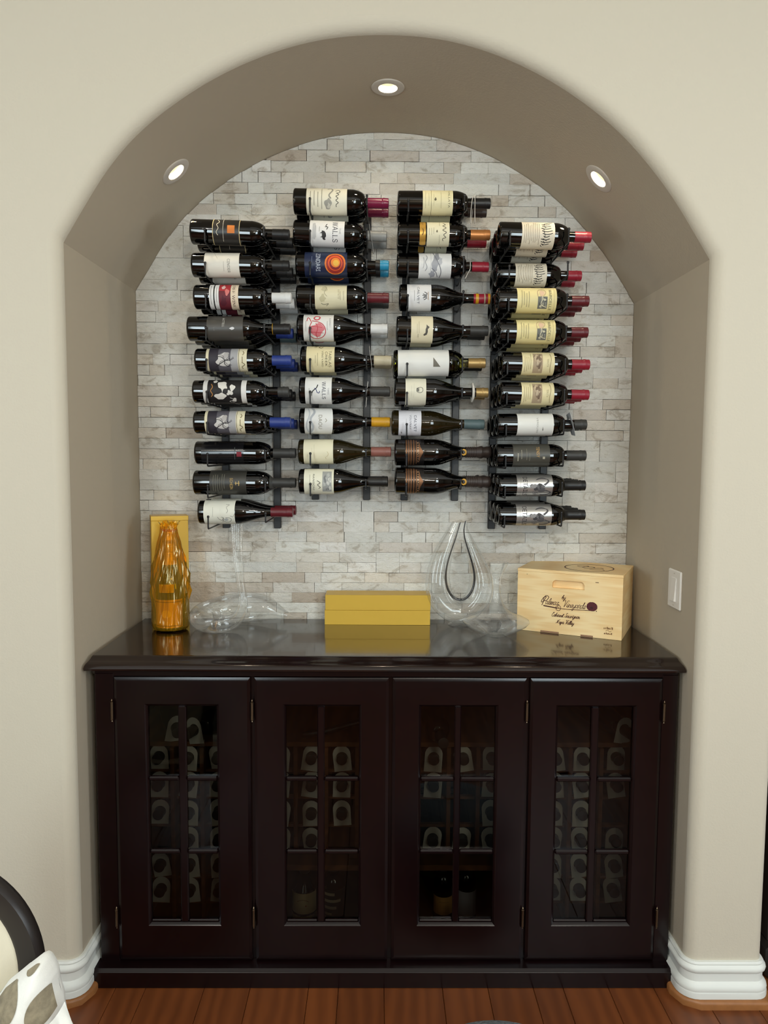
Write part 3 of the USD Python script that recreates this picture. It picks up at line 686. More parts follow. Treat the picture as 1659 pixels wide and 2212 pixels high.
def tree_picture(dark):
    o = [('r', -1.45, .07, 1.45, .78, (92, 90, 98)), ('r', -1.45, .07, 1.45, .30, (50, 46, 56)), ('r', -1.45, .60, 1.45, .78, (168, 168, 170)), ('blot', .05, .42, .62, .17, 5, (205, 202, 198)), ('blot', -.3, .50, .4, .10, 8, (178, 174, 172))]
    return o + oak_sketch(3, (36, 32, 36), .1, .46, 1.25) + [('r', -1.5, .80, 1.5, .808, (40, 40, 46)), ('s', [(-.75, .9), (-.55, .93), (-.35, .9)], .05, (110, 96, 60)), ('s', [(.3, .88), (.5, .95), (.7, .88), (.9, .9)], .05, (110, 96, 60)), ('r', -.2, .885, .35, .90, (120, 104, 70))]
def brush_writing():
    r = random.Random(7); o = [('s', [(-1.05, .93), (-.95, .86), (-.78, .68)], .07, INK)]
    for k in range(9):
        u = -.72+.2*k; o.append(('s', [(u, .62+.04*r.uniform(-1, 1)), (u+.06, .74), (u-.02, .88+.05*r.uniform(-1, 1))], .055, INK))
        o.append(('s', [(u-.03, .66+.05*r.uniform(-1, 1)), (u+.13, .72+.06*r.uniform(-1, 1))], .045, INK))
    return o + [('s', [(1.0, .60), (1.12, .63)], .05, INK)] + lines(.08, .52, 9, -1.0, 1.0, (150, 136, 116), 3, .006)
def ram():
    G1, G2, G3 = (104, 102, 104), (62, 60, 62), (146, 144, 144)
    o = [('blot', .12, .60, .40, .17, 4, G1), ('blot', .34, .70, .30, .12, 9, (84, 82, 84)), ('blot', .02, .47, .26, .10, 14, G3), ('blot', .30, .54, .16, .07, 3, G2), ('blot', -.10, .64, .14, .06, 6, G2)]
    for k in range(5): o.append(('s', [(-.12+.02*k, .74+.012*k), (-.50, .86+.01*k), (-.80+.03*k, .72), (-.66+.03*k, .57-.01*k)], .035, G2 if k % 2 else G1))
    for k in range(5): o.append(('s', [(.36+.02*k, .80), (.64, .92+.008*k), (.98-.03*k, .82), (1.02-.04*k, .66)], .035, G2 if k % 2 else G1))
    for k in range(7): o.append(('s', [(.35+.05*k, .52+.03*(k % 3)), (.6+.04*k, .44+.05*(k % 4)), (.85+.03*k, .50+.04*(k % 2))], .022, G1))
    return o + [('s', [(-.12, .42), (-.02, .37), (.14, .39)], .04, G2), ('s', [(.04, .66), (.16, .63), (.24, .66)], .05, (30, 30, 30)), ('s', [(-.05, .36), (.0, .31), (-.08, .27)], .03, G1)]
def relief_block(u0, v0, u1, v1, cols, seed, n=16):
    r = random.Random(seed); o = [('r', u0, v0, u1, v1, cols[0])]
    for k in range(n):
        a, b = r.uniform(.12, .35)*(u1-u0), r.uniform(.10, .3)*(v1-v0)
        u, v = r.uniform(u0+a*.6, u1-a*.6), r.uniform(v0+b*.6, v1-b*.6)
        o.append(('blot', u, v, a*.5, b*.5, seed+k, cols[1+k % (len(cols)-1)]))
    return o
def boar(s, du):
    return [('p', [(.0+du, .36), (.05+du, .43), (.2+du, .47), (.42+du, .48), (.58+du, .44), (.66+du, .47), (.72+du, .42), (.64+du, .38), (.52+du, .37), (.50+du, .30), (.44+du, .36), (.22+du, .36), (.20+du, .29), (.13+du, .35)], INK), ('s', [(-.55+du, .50), (-.35+du, .47), (-.25+du, .52), (-.1+du, .49)], .05, INK), ('s', [(-.3+du, .44), (-.28+du, .53)], .04, INK)]
def copper_bands():
    o = [('r', -1.2, v, 1.2, v+.075, (128, 90, 62, 1)) for v in (.04, .16, .28, .42)] + [('r', -1.05, .56, 1.05, .62, (128, 90, 62, 1)), ('p', [(-1.0, .72), (-.4, .80), (0, .95), (.4, .80), (1.0, .72)], (128, 90, 62, 1)), ('tw', 'ETERNITA', 0, .635, .075, 1.7, (210, 170, 130, 1))]
    return o
SP = {}
def S(c, r, desc, cap, labels, **kw): SP[(c, r)] = dict(desc=desc, cap=cap, labels=labels, **kw)
def lab(paper, ops, **kw): return dict(paper=paper, ops=ops, **kw)
DK = (40, 38, 36)
S(0, 0, 'with a dark label carrying an orange square', 'foil_black', [lab(DK, [('r', -1.7, 0, 1.7, .025, (210, 190, 140)), ('r', -1.7, .975, 1.7, 1, (210, 190, 140)), ('r', -1.2, .385, 1.0, .40, (206, 200, 186)), ('r', -.35, .55, .28, .82, (222, 128, 52)), ('s', [(-.95, .18), (-.6, .24), (-.4, .16), (-.1, .22), (.2, .15), (.45, .2)], .05, (214, 204, 180))], rough=.35)])
S(0, 1, 'with a plain creamy white label and faint grey lettering', 'foil_black', [lab((232, 227, 214), [('tw', 'CINDER', .25, .66, .075, 1.15, (122, 120, 112)), ('r', -.1, .55, .7, .562, (190, 186, 176)), ('s', [(-1.3, .24), (-.8, .30), (-.35, .38)], .05, (206, 200, 186))])])
S(0, 2, 'with a maroon pictorial label between white bands, white capsule', 'foil_white', [lab((20, 18, 18), [('r', -1.7, 0, 1.7, .15, WHITE), ('r', -1.7, .19, 1.7, .33, WHITE), ('r', -1.7, .34, 1.7, .73, (104, 34, 46)), ('r', -1.7, .34, -.35, .73, (176, 44, 52)), ('r', -1.7, .74, 1.7, 1, (228, 210, 184)), ('tw', 'TREE WINE', 0, .80, .09, 2.2, (70, 40, 40)), ('blot', -.7, .5, .25, .07, 3, (226, 190, 184)), ('blot', -.25, .62, .3, .08, 6, (214, 120, 116)), ('blot', .5, .5, .5, .12, 9, (84, 24, 40)), ('r', -.9, .06, .8, .075, GR), ('r', -.7, .25, .6, .262, GR)])])
S(0, 3, 'with a long charcoal label and a small white leaf emblem', 'foil_black', [lab((74, 71, 66), [('tw', 'KATTELL', -.42, .43, .06, .85, (214, 212, 204)), ('p', [(.12, .62), (.02, .68), (.0, .73), (.1, .775), (.2, .74), (.24, .69)], (222, 222, 224)), ('r', .0, .20, .3, .21, (130, 128, 122))], rough=.38)], bands=[(.0, .03, 'foil_gold')])
S(0, 4, 'with a cream-framed picture label of an oak, blue capsule, upper of two alike', 'foil_blue', [lab((226, 218, 186), tree_picture(0))])
S(0, 5, 'with a black and white painted label', 'foil_charcoal', [lab((222, 220, 216), [('r', -1.4, .10, 1.4, .88, (26, 23, 24)), ('blot', -.45, .45, .55, .12, 2, (226, 222, 214)), ('blot', .5, .40, .4, .14, 4, (218, 214, 206)), ('blot', -.3, .68, .3, .07, 6, (226, 222, 214)), ('blot', .15, .62, .25, .08, 21, (216, 212, 204)), ('blot', .85, .72, .3, .06, 8, (210, 206, 200)), ('blot', -.95, .28, .25, .05, 3, (222, 218, 210)), ('s', [(-.6, .19), (-.3, .22), (0, .18), (.3, .22), (.5, .19)], .06, (190, 130, 60)), ('s', [(.6, .62), (.8, .7), (1.0, .6), (1.2, .7)], .04, (224, 220, 214))])])
S(0, 6, 'with a cream-framed picture label of an oak, blue capsule, lower of two alike', 'foil_blue', [lab((226, 218, 186), tree_picture(0))])
S(0, 7, 'with a glossy black label and a small red mark', 'foil_charcoal', [lab((24, 24, 26), [('r', -.1, .84, .32, .955, (130, 28, 44)), ('r', -.5, .79, .6, .80, (84, 92, 90))], rough=.16)])
S(0, 8, 'with a dark grey label and gold lettering, grey capsule, left column', 'foil_charcoal', [lab((58, 57, 52), [('tw', 'SCHEIN', .05, .56, .075, .95, (206, 172, 100)), ('s', [(-.15, .80), (.2, .80)], .06, (206, 176, 110)), ('s', [(-.1, .72), (.15, .72)], .05, (206, 176, 110)), ('s', [(.02, .70), (.02, .82)], .05, (206, 176, 110))] + lines(.10, .40, 6, -.8, .8, (112, 110, 98), 5), rough=.4)])
S(0, 9, 'with a round-ended ivory label and a pencil sketch, wine-red capsule', 'foil_wine', [lab((236, 236, 222), [('s', [(.35, .45), (.55, .50), (.62, .60), (.42, .64), (.35, .58)], .035, GR), ('s', [(.45, .62), (.75, .64), (.80, .84), (.52, .88), (.42, .70)], .035, (116, 118, 116)), ('blot', .6, .72, .18, .07, 4, (186, 190, 188)), ('s', [(.25, .86), (.3, .95), (.1, .98)], .03, GR), ('s', [(.6, .62), (.85, .60)], .03, GR), ('r', -.5, .30, .35, .308, (168, 166, 158)), ('s', [(-.75, .72), (-.7, .82), (-.5, .74), (-.2, .78), (.0, .74)], .035, (158, 156, 146))], shape='soft')])
S(1, 0, 'with a cream label bearing a grey animal drawing and script', 'foil_magenta', [lab((230, 225, 204), [('s', [(-.9, .53), (-1.0, .60), (-.85, .64), (-.55, .62), (-.2, .56), (.0, .60)], .11, (150, 148, 138)), ('blot', .45, .535, .55, .09, 4, (158, 156, 146)), ('blot', .55, .56, .25, .05, 9, (196, 192, 178)), ('s', [(-.62, .72), (-.72, .80), (-.5, .82), (-.42, .74), (-.3, .8), (-.15, .73), (0, .78), (.15, .73), (.32, .79), (.45, .74), (.62, .74)], .05, (88, 86, 80))] + lines(.10, .38, 4, -.9, .9, (150, 146, 132), 4))])
S(1, 1, 'with a white label reading WALLS over a boar, grey capsule', 'foil_grey', [lab(WHITE, [('tw', 'WALLS', .0, .66, .15, 1.75, (84, 84, 88)), ('tw', 'THE', 0, .85, .05, .45, (150, 148, 146))] + boar(1, .0) + lines(.10, .18, 4, -.7, .7, (176, 176, 176), 5) + [('r', -.3, .28, .1, .29, GR)])])
S(1, 2, 'with a navy label and a glowing orange sun, teal capsule', 'foil_teal', [lab((34, 44, 72), [('tw', 'ZINDARI', -.05, .27, .10, 1.55, (198, 204, 214)), ('r', -.5, .17, .5, .18, (104, 116, 140)), ('e', .1, .72, .92, .245, (226, 120, 40)), ('e', .13, .72, .80, .21, (150, 40, 34)), ('e', .05, .72, .62, .17, (222, 84, 36)), ('e', .10, .725, .5, .14, (132, 32, 36)), ('e', .02, .73, .38, .11, (232, 130, 44)), ('e', .06, .74, .24, .07, (232, 178, 66))], rough=.3)], bands=[(.0, .35, 'foil_black')])
S(1, 3, 'with a plain cream label and faint foliage sketch, wine-red capsule', 'foil_wine', [lab((222, 214, 180), [('blot', .3, .25, .35, .10, 3, (196, 188, 152)), ('blot', -.6, .3, .3, .1, 5, (200, 192, 158)), ('s', [(.7, .2), (.8, .3), (.72, .42), (.95, .36)], .05, (120, 116, 96)), ('s', [(-.9, .3), (-.6, .36), (-.2, .3), (.1, .38)], .04, (160, 154, 126)), ('tw', 'ESTATE', -.1, .72, .05, .8, (170, 160, 128))] + lines(.8, .9, 2, -.5, .5, (184, 176, 146), 3))])
S(1, 4, 'with a white label and a red turtle-like crest, white capsule', 'foil_white', [lab((228, 226, 220), [('blot', .3, .45, .62, .24, 12, (214, 120, 126)), ('s', [(-.9, .42), (-.75, .55), (-.5, .48), (-.6, .36), (-.9, .42)], .09, (196, 66, 80)), ('s', [(-.4, .30), (-.1, .66), (.4, .74), (.9, .60), (1.0, .36), (.7, .22), (.2, .2), (-.3, .28)], .06, (190, 58, 72)), ('s', [(-.2, .42), (.2, .48), (.6, .42), (.9, .46)], .05, (190, 58, 72)), ('s', [(.0, .28), (.1, .62)], .04, (190, 58, 72)), ('s', [(.45, .26), (.5, .66)], .04, (190, 58, 72)), ('s', [(-.35, .26), (-.7, .16), (-.4, .12)], .06, (196, 66, 80)), ('tw', 'GARNET', -.3, .86, .05, .8, (160, 158, 156)), ('r', -.4, .79, .3, .80, GR), ('r', -.4, .08, .4, .09, GR)])])
S(1, 5, 'with a cream label reading TABLAS CREEK, cream capsule', 'foil_cream', [lab((228, 216, 172), [('tw', 'TABLAS', .05, .80, .09, 1.35, (84, 76, 56)), ('tw', 'CREEK', .05, .67, .085, 1.2, (84, 76, 56)), ('tw', 'VINEYARD', .05, .55, .06, 1.3, (96, 88, 66)), ('s', [(-1.25, .62), (-1.05, .44), (-.9, .50), (-1.05, .58)], .06, (110, 96, 60)), ('s', [(-1.3, .3), (-1.1, .36), (-1.0, .28)], .05, (110, 96, 60)), ('r', -.4, .40, .6, .41, (130, 120, 92)), ('r', -.2, .32, .4, .33, (130, 120, 92)), ('r', -1.6, .47, -.9, .478, (120, 108, 74))])])
S(1, 6, 'with a white label reading WALLS over a small figure, dark grey capsule', 'foil_charcoal', [lab((230, 230, 226), [('tw', 'WALLS', .05, .64, .14, 1.4, (70, 72, 82)), ('tw', 'THREE', .1, .85, .055, .5, (140, 140, 144)), ('s', [(-.35, .48), (-.1, .42), (.1, .30), (.25, .26)], .07, INK), ('s', [(-.1, .36), (.0, .42), (.2, .46), (.25, .52), (.12, .55)], .05, (60, 66, 110)), ('s', [(.2, .26), (.45, .25)], .04, INK), ('r', -.1, .15, .35, .16, GR)])])
S(1, 7, 'with a wave-topped white label reading DAOU, golden yellow capsule', 'foil_gold', [lab((230, 230, 226), [('tw', 'DAOU', .1, .50, .12, 1.15, (140, 134, 116)), ('s', [(-1.2, .25), (-.6, .34), (-.1, .22), (.4, .30), (1.0, .22)], .17, (178, 182, 186)), ('s', [(-1.1, .12), (-.4, .18), (.3, .08), (1.0, .14)], .11, (194, 198, 202)), ('s', [(-.15, .74), (-.02, .78), (.1, .74)], .04, (150, 144, 128))], shape='wave')])
S(1, 8, 'with a pale yellow plain label, rose-brown capsule', 'foil_rose', [lab((232, 226, 196), [('r', -.6, .36, .6, .368, (196, 190, 164)), ('r', -.3, .28, .3, .288, (206, 200, 172)), ('s', [(.0, .80), (.2, .84), (.4, .78)], .04, (204, 190, 150)), ('s', [(.45, .74), (.6, .76)], .04, (204, 190, 150)), ('r', .2, .14, .7, .148, (196, 190, 164))])], glass='olive_glass')
S(1, 9, 'with an ivory label and a square grey engraving, bottom of its column', 'foil_black', [lab((230, 228, 206), relief_block(-.95, .62, .85, .93, [(160, 162, 158), (206, 206, 198), (120, 122, 122), (184, 186, 180)], 31, 18) + [('tw', 'RANSOM', .0, .30, .055, 1.35, (96, 94, 90)), ('s', [(-.1, .45), (.1, .54), (.2, .46), (.45, .55), (.5, .50)], .04, INK), ('r', -.6, .2, .4, .208, GR)])])
S(2, 0, 'with a pale yellow ruled label and black capsule', 'foil_black', [lab((228, 220, 178), [('tw', 'VALLATA', -.1, .84, .06, 1.5, (110, 104, 80)), ('r', -1.5, .275, 1.5, .285, (120, 110, 76)), ('blot', .0, .42, .14, .035, 3, (96, 90, 66)), ('r', -.7, .60, .7, .608, (160, 150, 112)), ('r', -.5, .36, .5, .366, (170, 160, 122)), ('r', -.6, .2, .5, .208, (160, 150, 112)), ('r', -.9, .09, .7, .097, (170, 160, 122))])])
S(2, 1, 'with an ivory label, a separate gold band and a copper capsule', 'foil_copper', [lab((226, 220, 190), [('s', [(-.85, .72), (-.6, .80), (-.5, .70), (-.3, .84), (-.1, .70), (.1, .86), (.3, .74), (.5, .84), (.62, .70), (.8, .72)], .055, (92, 88, 76)), ('r', -1.2, .545, -.5, .555, (130, 124, 100)), ('r', .3, .545, 1.2, .555, (130, 124, 100)), ('blot', .0, .44, .1, .035, 5, (104, 98, 76))] + lines(.10, .3, 3, -.4, .4, (166, 160, 134), 3), shape='soft'), lab((206, 160, 74), [('s', [(-.2, .5), (.1, .6), (.3, .45)], .09, (120, 86, 30)), ('r', -1.2, .45, -.6, .55, (150, 110, 46))], z=(.0655, .0835), U=1.35, shape='soft', name='gold_band', metal=.5, rough=.35)])
S(2, 2, 'with a white label and a grey landscape drawing, red capsule', 'foil_red', [lab((228, 228, 226), [('blot', .1, .50, .75, .10, 3, (166, 168, 174)), ('blot', -.7, .55, .5, .07, 5, (150, 152, 158)), ('blot', .9, .42, .4, .10, 7, (160, 162, 170)), ('blot', -.2, .66, .4, .07, 9, (190, 192, 196)), ('s', [(-1.4, .42), (-.7, .48), (.0, .60), (.6, .68), (1.3, .64)], .06, (120, 122, 130)), ('s', [(.4, .40), (.7, .52), (1.2, .58)], .05, (112, 114, 124)), ('r', -1.6, .365, 1.6, .372, (180, 182, 186)), ('s', [(-.7, .22), (-.4, .25), (-.1, .2), (.3, .25), (.6, .2)], .04, (130, 132, 140)), ('s', [(-.5, .14), (0, .16), (.4, .13)], .03, (150, 152, 160))])])
S(2, 3, 'with a white CALVET label and a red and gold striped capsule', 'foil_red', [lab((222, 222, 222), [('tw', 'CALVET', -.05, .42, .09, 1.35, (76, 76, 82)), ('s', [(-.1, .66), (.05, .80), (.18, .66)], .05, INK), ('s', [(.0, .64), (.2, .80), (.3, .70)], .05, (70, 68, 66)), ('s', [(-.25, .72), (-.12, .82), (.02, .72)], .05, (70, 68, 66)), ('s', [(-.25, .86), (.3, .86)], .03, (160, 120, 70)), ('r', -.4, .30, .4, .31, GR), ('r', -.3, .88, .35, .888, (170, 160, 140))])], bands=[(.12, .3, 'foil_gold'), (.62, .74, 'foil_cream'), (.84, .97, 'foil_gold')])
S(2, 4, 'with a cream label and a small dark dog-like figure, grey-green capsule', 'foil_charcoal', [lab((226, 216, 184), [('p', [(-.15, .76), (-.25, .70), (-.05, .70), (.1, .66), (.35, .66), (.5, .56), (.6, .60), (.5, .72), (.3, .76), (.1, .76), (-.05, .84)], (84, 80, 72)), ('r', -.5, .36, .4, .37, (150, 142, 116)), ('r', -.3, .28, .4, .29, (150, 142, 116)), ('tw', 'EAU', .6, .3, .05, .3, (110, 104, 84))])])
S(2, 5, 'of clear pale white wine with a tall white label and a grey triangle', 'foil_brass', [lab((226, 226, 220), [('p', [(-.33, .69), (.38, .69), (.38, .83)], (112, 108, 96))], U=1.45)], glass='pale_wine_glass')
S(2, 6, 'with a cream label and a small square emblem, brass capsule', 'foil_brass', [lab((228, 224, 202), [('s', [(-.2, .55), (-.2, .82), (.05, .82), (.05, .55), (-.2, .55)], .03, INK), ('r', -.2, .55, .05, .66, (120, 118, 108)), ('r', -.6, .40, .5, .408, (190, 186, 166)), ('r', -.4, .30, .4, .308, (190, 186, 166))])])
S(2, 7, 'with a white label reading CALVET VOUVRAY, slate blue capsule', 'foil_slate', [lab((222, 222, 228), [('tw', 'CALVET', .05, .68, .11, 1.4, (70, 72, 84)), ('tw', 'VOUVRAY', -.05, .48, .08, 1.2, (96, 98, 110)), ('r', -.3, .33, .4, .34, GR), ('s', [(.8, .12), (.95, .15)], .05, GR)])], glass='olive_glass')
S(2, 8, 'of sparkling wine with copper banded label, upper of two alike', 'foil_brown', [lab((26, 24, 24), copper_bands(), rough=.2, U=1.5)])
S(2, 9, 'of sparkling wine with copper banded label, lower of two alike', 'foil_brown', [lab((26, 24, 24), copper_bands(), rough=.2, U=1.5)])
S(3, 0, 'with an ivory label of brush-stroke writing, red capsule, top of its column', 'foil_red', [lab((232, 222, 200), brush_writing())])
S(3, 1, 'with an ivory label of brush-stroke writing, red capsule, second in its column', 'foil_red', [lab((232, 222, 200), brush_writing())])
CREST = relief_block(-.15, .52, .85, .76, [(112, 112, 104), (146, 146, 136), (86, 88, 84), (206, 200, 170)], 17, 12) + [('s', [(-.15, .52), (-.75, .54), (-.80, .66), (-.5, .72), (-.2, .66)], .04, (186, 150, 124)), ('s', [(-.3, .6), (.0, .64), (.4, .60), (.7, .74)], .06, (222, 214, 184)), ('blot', -.45, .62, .28, .07, 6, (224, 190, 158)), ('tw', 'MARCELLE', .08, .80, .065, 1.8, (110, 106, 88)), ('r', -1.3, .93, 1.3, .936, (190, 178, 130))]
S(3, 2, 'with a yellow label and grey coat-of-arms picture, wine-red capsule, upper of two alike', 'foil_wine', [lab((232, 218, 158), CREST + lines(.12, .30, 4, -.8, .8, (172, 162, 122), 6))])
S(3, 3, 'with a yellow label and grey coat-of-arms picture, wine-red capsule, lower of two alike', 'foil_wine', [lab((232, 218, 158), CREST + lines(.12, .30, 4, -.8, .8, (172, 162, 122), 6))])
VILLA = relief_block(-.95, .33, 1.0, .63, [(176, 156, 128), (204, 184, 154), (140, 120, 98), (120, 100, 82), (196, 178, 150)], 41, 20) + [('tw', 'TENUTA', .0, .76, .06, .7, (168, 156, 120)), ('s', [(-.9, .86), (-.3, .89), (.3, .86), (.9, .88)], .05, (160, 146, 108))] + lines(.08, .26, 4, -.9, .9, (176, 164, 126), 8)
S(3, 4, 'with a cream label and brown villa picture, red capsule, upper of two alike', 'foil_red', [lab((232, 220, 174), VILLA)])
S(3, 5, 'with a cream label and brown villa picture, red capsule, lower of two alike', 'foil_red', [lab((232, 220, 174), VILLA)])
S(3, 6, 'with a plain white label and spaced grey lettering, charcoal capsule', 'foil_charcoal', [lab((230, 230, 224), [('tw', 'VERDURE', .1, .53, .045, 1.5, (150, 148, 142)), ('p', [(.2, .70), (.55, .715), (.62, .695), (.5, .69)], (90, 88, 84))])])
S(3, 7, 'with a dark grey label and gold lettering, grey capsule, right column', 'foil_charcoal', [lab((70, 69, 62), [('tw', 'TENSY', -.35, .63, .085, 1.0, (204, 160, 92)), ('r', .1, .80, .3, .86, (176, 170, 150)), ('r', -.5, .22, .3, .235, (150, 146, 130)), ('r', -.2, .12, .5, .14, (176, 172, 156)), ('r', -.6, .36, .4, .37, (130, 126, 112)), ('r', -.2, .44, .5, .45, (130, 126, 112))], rough=.4)])
S(3, 8, 'with a silver label reading DETAILS and a horned ram, upper of two alike', 'foil_black', [lab((186, 184, 180), [('tw', 'DETAILS', .05, .17, .12, 2.0, (30, 30, 32)), ('r', -1.2, .09, 1.2, .095, GR)] + ram(), metal=.75, rough=.32)])
S(3, 9, 'with a silver label reading DETAILS and a horned ram, lower of two alike', 'foil_black', [lab((186, 184, 180), [('tw', 'DETAILS', .05, .17, .12, 2.0, (30, 30, 32)), ('r', -1.2, .09, 1.2, .095, GR)] + ram(), metal=.75, rough=.32)])
COLN = ['left', 'second', 'third', 'right']; ROWN = ['top', 'second', 'third', 'fourth', 'fifth', 'sixth', 'seventh', 'eighth', 'ninth', 'bottom']
# bottles behind the front ones: (column, row): how many, capsule of each when it differs
BEHIND = {(0, 0): [0, 0], (0, 1): [0, 0], (0, 2): [0, 0], (0, 3): ['foil_blue', 'foil_slate'], (0, 4): [0, 0], (0, 5): ['foil_black', 'foil_black'], (0, 6): [0, 0], (0, 9): [0],
          (1, 0): [0], (1, 1): [0], (1, 2): [0], (1, 3): ['foil_charcoal'], (1, 4): [0], (1, 5): [0], (1, 9): [0],
          (2, 0): ['foil_brown'], (2, 1): ['foil_red'], (2, 4): [0], (2, 5): ['foil_black'], (2, 6): [0], (2, 9): [0],
          (3, 0): [0, 0], (3, 1): [0], (3, 2): [0, 0], (3, 3): [0, 0], (3, 4): [0, 0], (3, 5): [0, 0], (3, 6): ['foil_black', 'foil_black'], (3, 7): [0, 0], (3, 8): [0, 0], (3, 9): [0, 0]}
STEP = .083
def turn(dz, L, roll=0.):
    # standing -> lying with the neck to +x and the label to the room: about y by 90 degrees (plus the small tilt)
    return (0., 90. + math.degrees(math.atan2(-dz, L)) + 0.*roll, 0.)
for c, col in enumerate(COL):
    for r, (xb, y, z0, z1, L, R, kind, cz, l0, l1) in enumerate(col):
        sp = SP[(c, r)]
        for lb in sp['labels']:
            if 'z' not in lb: lb['z'] = (l0, l1)
        spec = dict(sp, L=L, R=R, kind=kind, cz=cz)
        rot = turn(z1-z0, L); where = 'in the %s rack column' % COLN[c]
        src = make_bottle(spec, 'wine bottle %s' % sp['desc'], None, (xb, y, z0), rot)
        for k, cp in enumerate(BEHIND.get((c, r), [])):
            y2 = min(y+STEP*(k+1), .536)
            nm = {1: 'just behind', 2: 'two places behind'}[k+1]
            lb_ = 'dark wine bottle %s the front one, %s row, %s rack column' % (nm, ROWN[r], COLN[c])
            if cp: make_bottle(dict(spec, cap=cp, bands=[]), lb_, 'bottles in the rear places of the rack', (xb+.001*k, y2, z0), rot)
            else: dup(src, 'wine_bottle', lb_, (xb+.001*(k+1), y2, z0+.0005*k), rot, 'bottles in the rear places of the rack')

# ------------------------------------------------------------------ wall racks: two rails and a pair of pronged cradles per row
RAIL = [((-.522), (-.353), 1.214, 2.150, 3), (-.228, -.059, 1.309, 2.262, 2), (.0645, .231, 1.308, 2.262, 2), (.354, .523, 1.2155, 2.150, 3)]
for c, (xa, xb2, zb, zt, dep) in enumerate(RAIL):
    t = thing('wine_rack', 'black metal wall rack of two rails with pronged cradles, %s of four' % ['leftmost', 'second from left', 'third from left', 'rightmost'][c], 'wine rack')
    for x in (xa, xb2):
        obj('rail', MB().box(x-.0115, .562, zb, x+.0115, .590, zt, c=.0015), 'black_metal', t, smooth=20)
    for r, (bx, y, z0, z1, L, R, kind, cz, l0, l1) in enumerate(COL[c]):
        pf, rn = body_profile(L, R, kind)
        for side, x in ((0, xa), (1, xb2)):
            s = x-bx; rr = radius_at(pf, min(s, L*.97))
            if s > cz-.01: rr = max(rr, rn+.003)
            zc = z0+(z1-z0)*s/L; zr = zc-rr-.0032
            ylast = y if dep*STEP > .2 or True else y
            yf = (D-.062-(dep-1)*STEP if c in (0, 3) else min(y, .4352)) - (R+.0075)
            mb = MB()
            hook = min(rr*.98, .036) if side == 0 else rr*1.30+.004
            pts = [(x, .565, zr), (x, yf+.006, zr), (x, yf+.0015, zr+.0018), (x, yf, zr+.006), (x, yf, zr+hook)]
            mb.tube(pts, .0024, 8)
            mb.lathe([(0, -.0045), (.0030, -.0032), (.0039, 0), (.0030, .0032), (0, .0045)], 10, np.array([[1, 0, 0, x], [0, 1, 0, yf], [0, 0, 1, zr+hook], [0, 0, 0, 1]], float))
            yy = y+STEP/2
            while yy < .54:
                if side == 0: mb.tube([(x, yy, zr-.001), (x, yy, zr+rr*.8)], .0026, 8)
                yy += STEP
            obj('cradle', mb, 'black_metal', t, smooth=40)
# ------------------------------------------------------------------ tags on bottle necks
def disc_mesh(poly, t): return trimesh.creation.extrude_polygon(poly, t, engine='earcut')
def neck_ring(c, r, x):
    bx, y, z0, z1, L, R, kind, cz, *_ = COL[c][r]
    pf, rn = body_profile(L, R, kind)
    return np.array([x, y, z0+(z1-z0)*(x-bx)/L]), max(radius_at(pf, min(x-bx, L*.98)), rn)+.0025
def flat_tag(c, r, x, outline_yz, label, m='paper_tag', lean=0., thick=.0008):
    """a card slipped over a neck: polygon in (y, z) about the neck axis with a hole"""
    p, rr = neck_ring(c, r, x)
    poly = Polygon(outline_yz).difference(Point(0, 0).buffer(rr))
    e = disc_mesh(poly, thick); v = e.vertices
    w = np.c_[p[0] + v[:, 2] + lean*v[:, 1], p[1] + v[:, 0], p[2] + v[:, 1]]
    o = obj('neck_tag', (w, e.faces), m, label=label, cat='bottle tag'); return o
flat_tag(1, 5, -.046, [(-.052, .028), (-.030, .040), (.02, .035), (.03, 0), (.02, -.034), (-.028, -.040), (-.050, -.022)], 'stiff white paper tag on the neck of the cream TABLAS CREEK bottle', lean=-.12)
flat_tag(1, 6, -.057, [(-.030, .028), (.02, .03), (.026, 0), (.015, -.045), (-.022, -.050), (-.034, -.01)], 'narrow curled white tag on the neck of the lower WALLS bottle', lean=.08)
flat_tag(2, 6, .266, [(.030*math.cos(a), .030*math.sin(a)) for a in np.arange(24)*math.pi/12], 'round white collar tag on the neck of the bottle with a square emblem', thick=.0035)
flat_tag(2, 6, .2705, [(.022*math.cos(a), .022*math.sin(a)) for a in np.arange(24)*math.pi/12], 'smaller white disc against the round collar tag', thick=.003)
flat_tag(3, 6, .553, [(-.026, .036), (.02, .03), (.026, 0), (.018, -.03), (-.022, -.034), (-.030, 0)], 'translucent grey tag hanging on the neck of the plain white label bottle', m='foil_slate_tag', lean=-.28)
flat_tag(1, 1, -.048, [(-.026, .028), (.02, .028), (.024, 0), (.014, -.05), (-.02, -.055), (-.03, -.01)], 'thin pale tag on the neck of the upper WALLS bottle', m='foil_grey', lean=-.16)
p, rr = neck_ring(2, 0, .259)
for k, dx in enumerate((0., .010)):
    q = [(p[0]+dx+.004*math.sin(a*1.3+k), p[1]+(rr+.003)*math.cos(a)+(.0 if math.sin(a) > 0 else .03*abs(math.sin(a))), p[2]+(rr+.003)*math.sin(a)-(0 if math.sin(a) > 0 else .030*abs(math.sin(a)))) for a in np.linspace(0, 2*math.pi, 26)]
    obj('neck_string', MB().tube(q, .0010, 6), 'paper_tag', label='white string looped round the top bottle neck of the third column, %s loop' % ['left', 'right'][k], cat='string')
p, rr = neck_ring(2, 2, .257)
q = [(p[0]-.004*k_, p[1]-.012-.004*k_, p[2]-.010-.008*k_) for k_ in range(5)]
obj('neck_string', MB().tube([(p[0], p[1]+(rr+.001)*math.cos(a), p[2]+(rr+.001)*math.sin(a)) for a in np.linspace(-2, 4, 20)] + q, .0011, 6), 'paper_tag', label='white string tied on the neck of the grey landscape label bottle', cat='string')
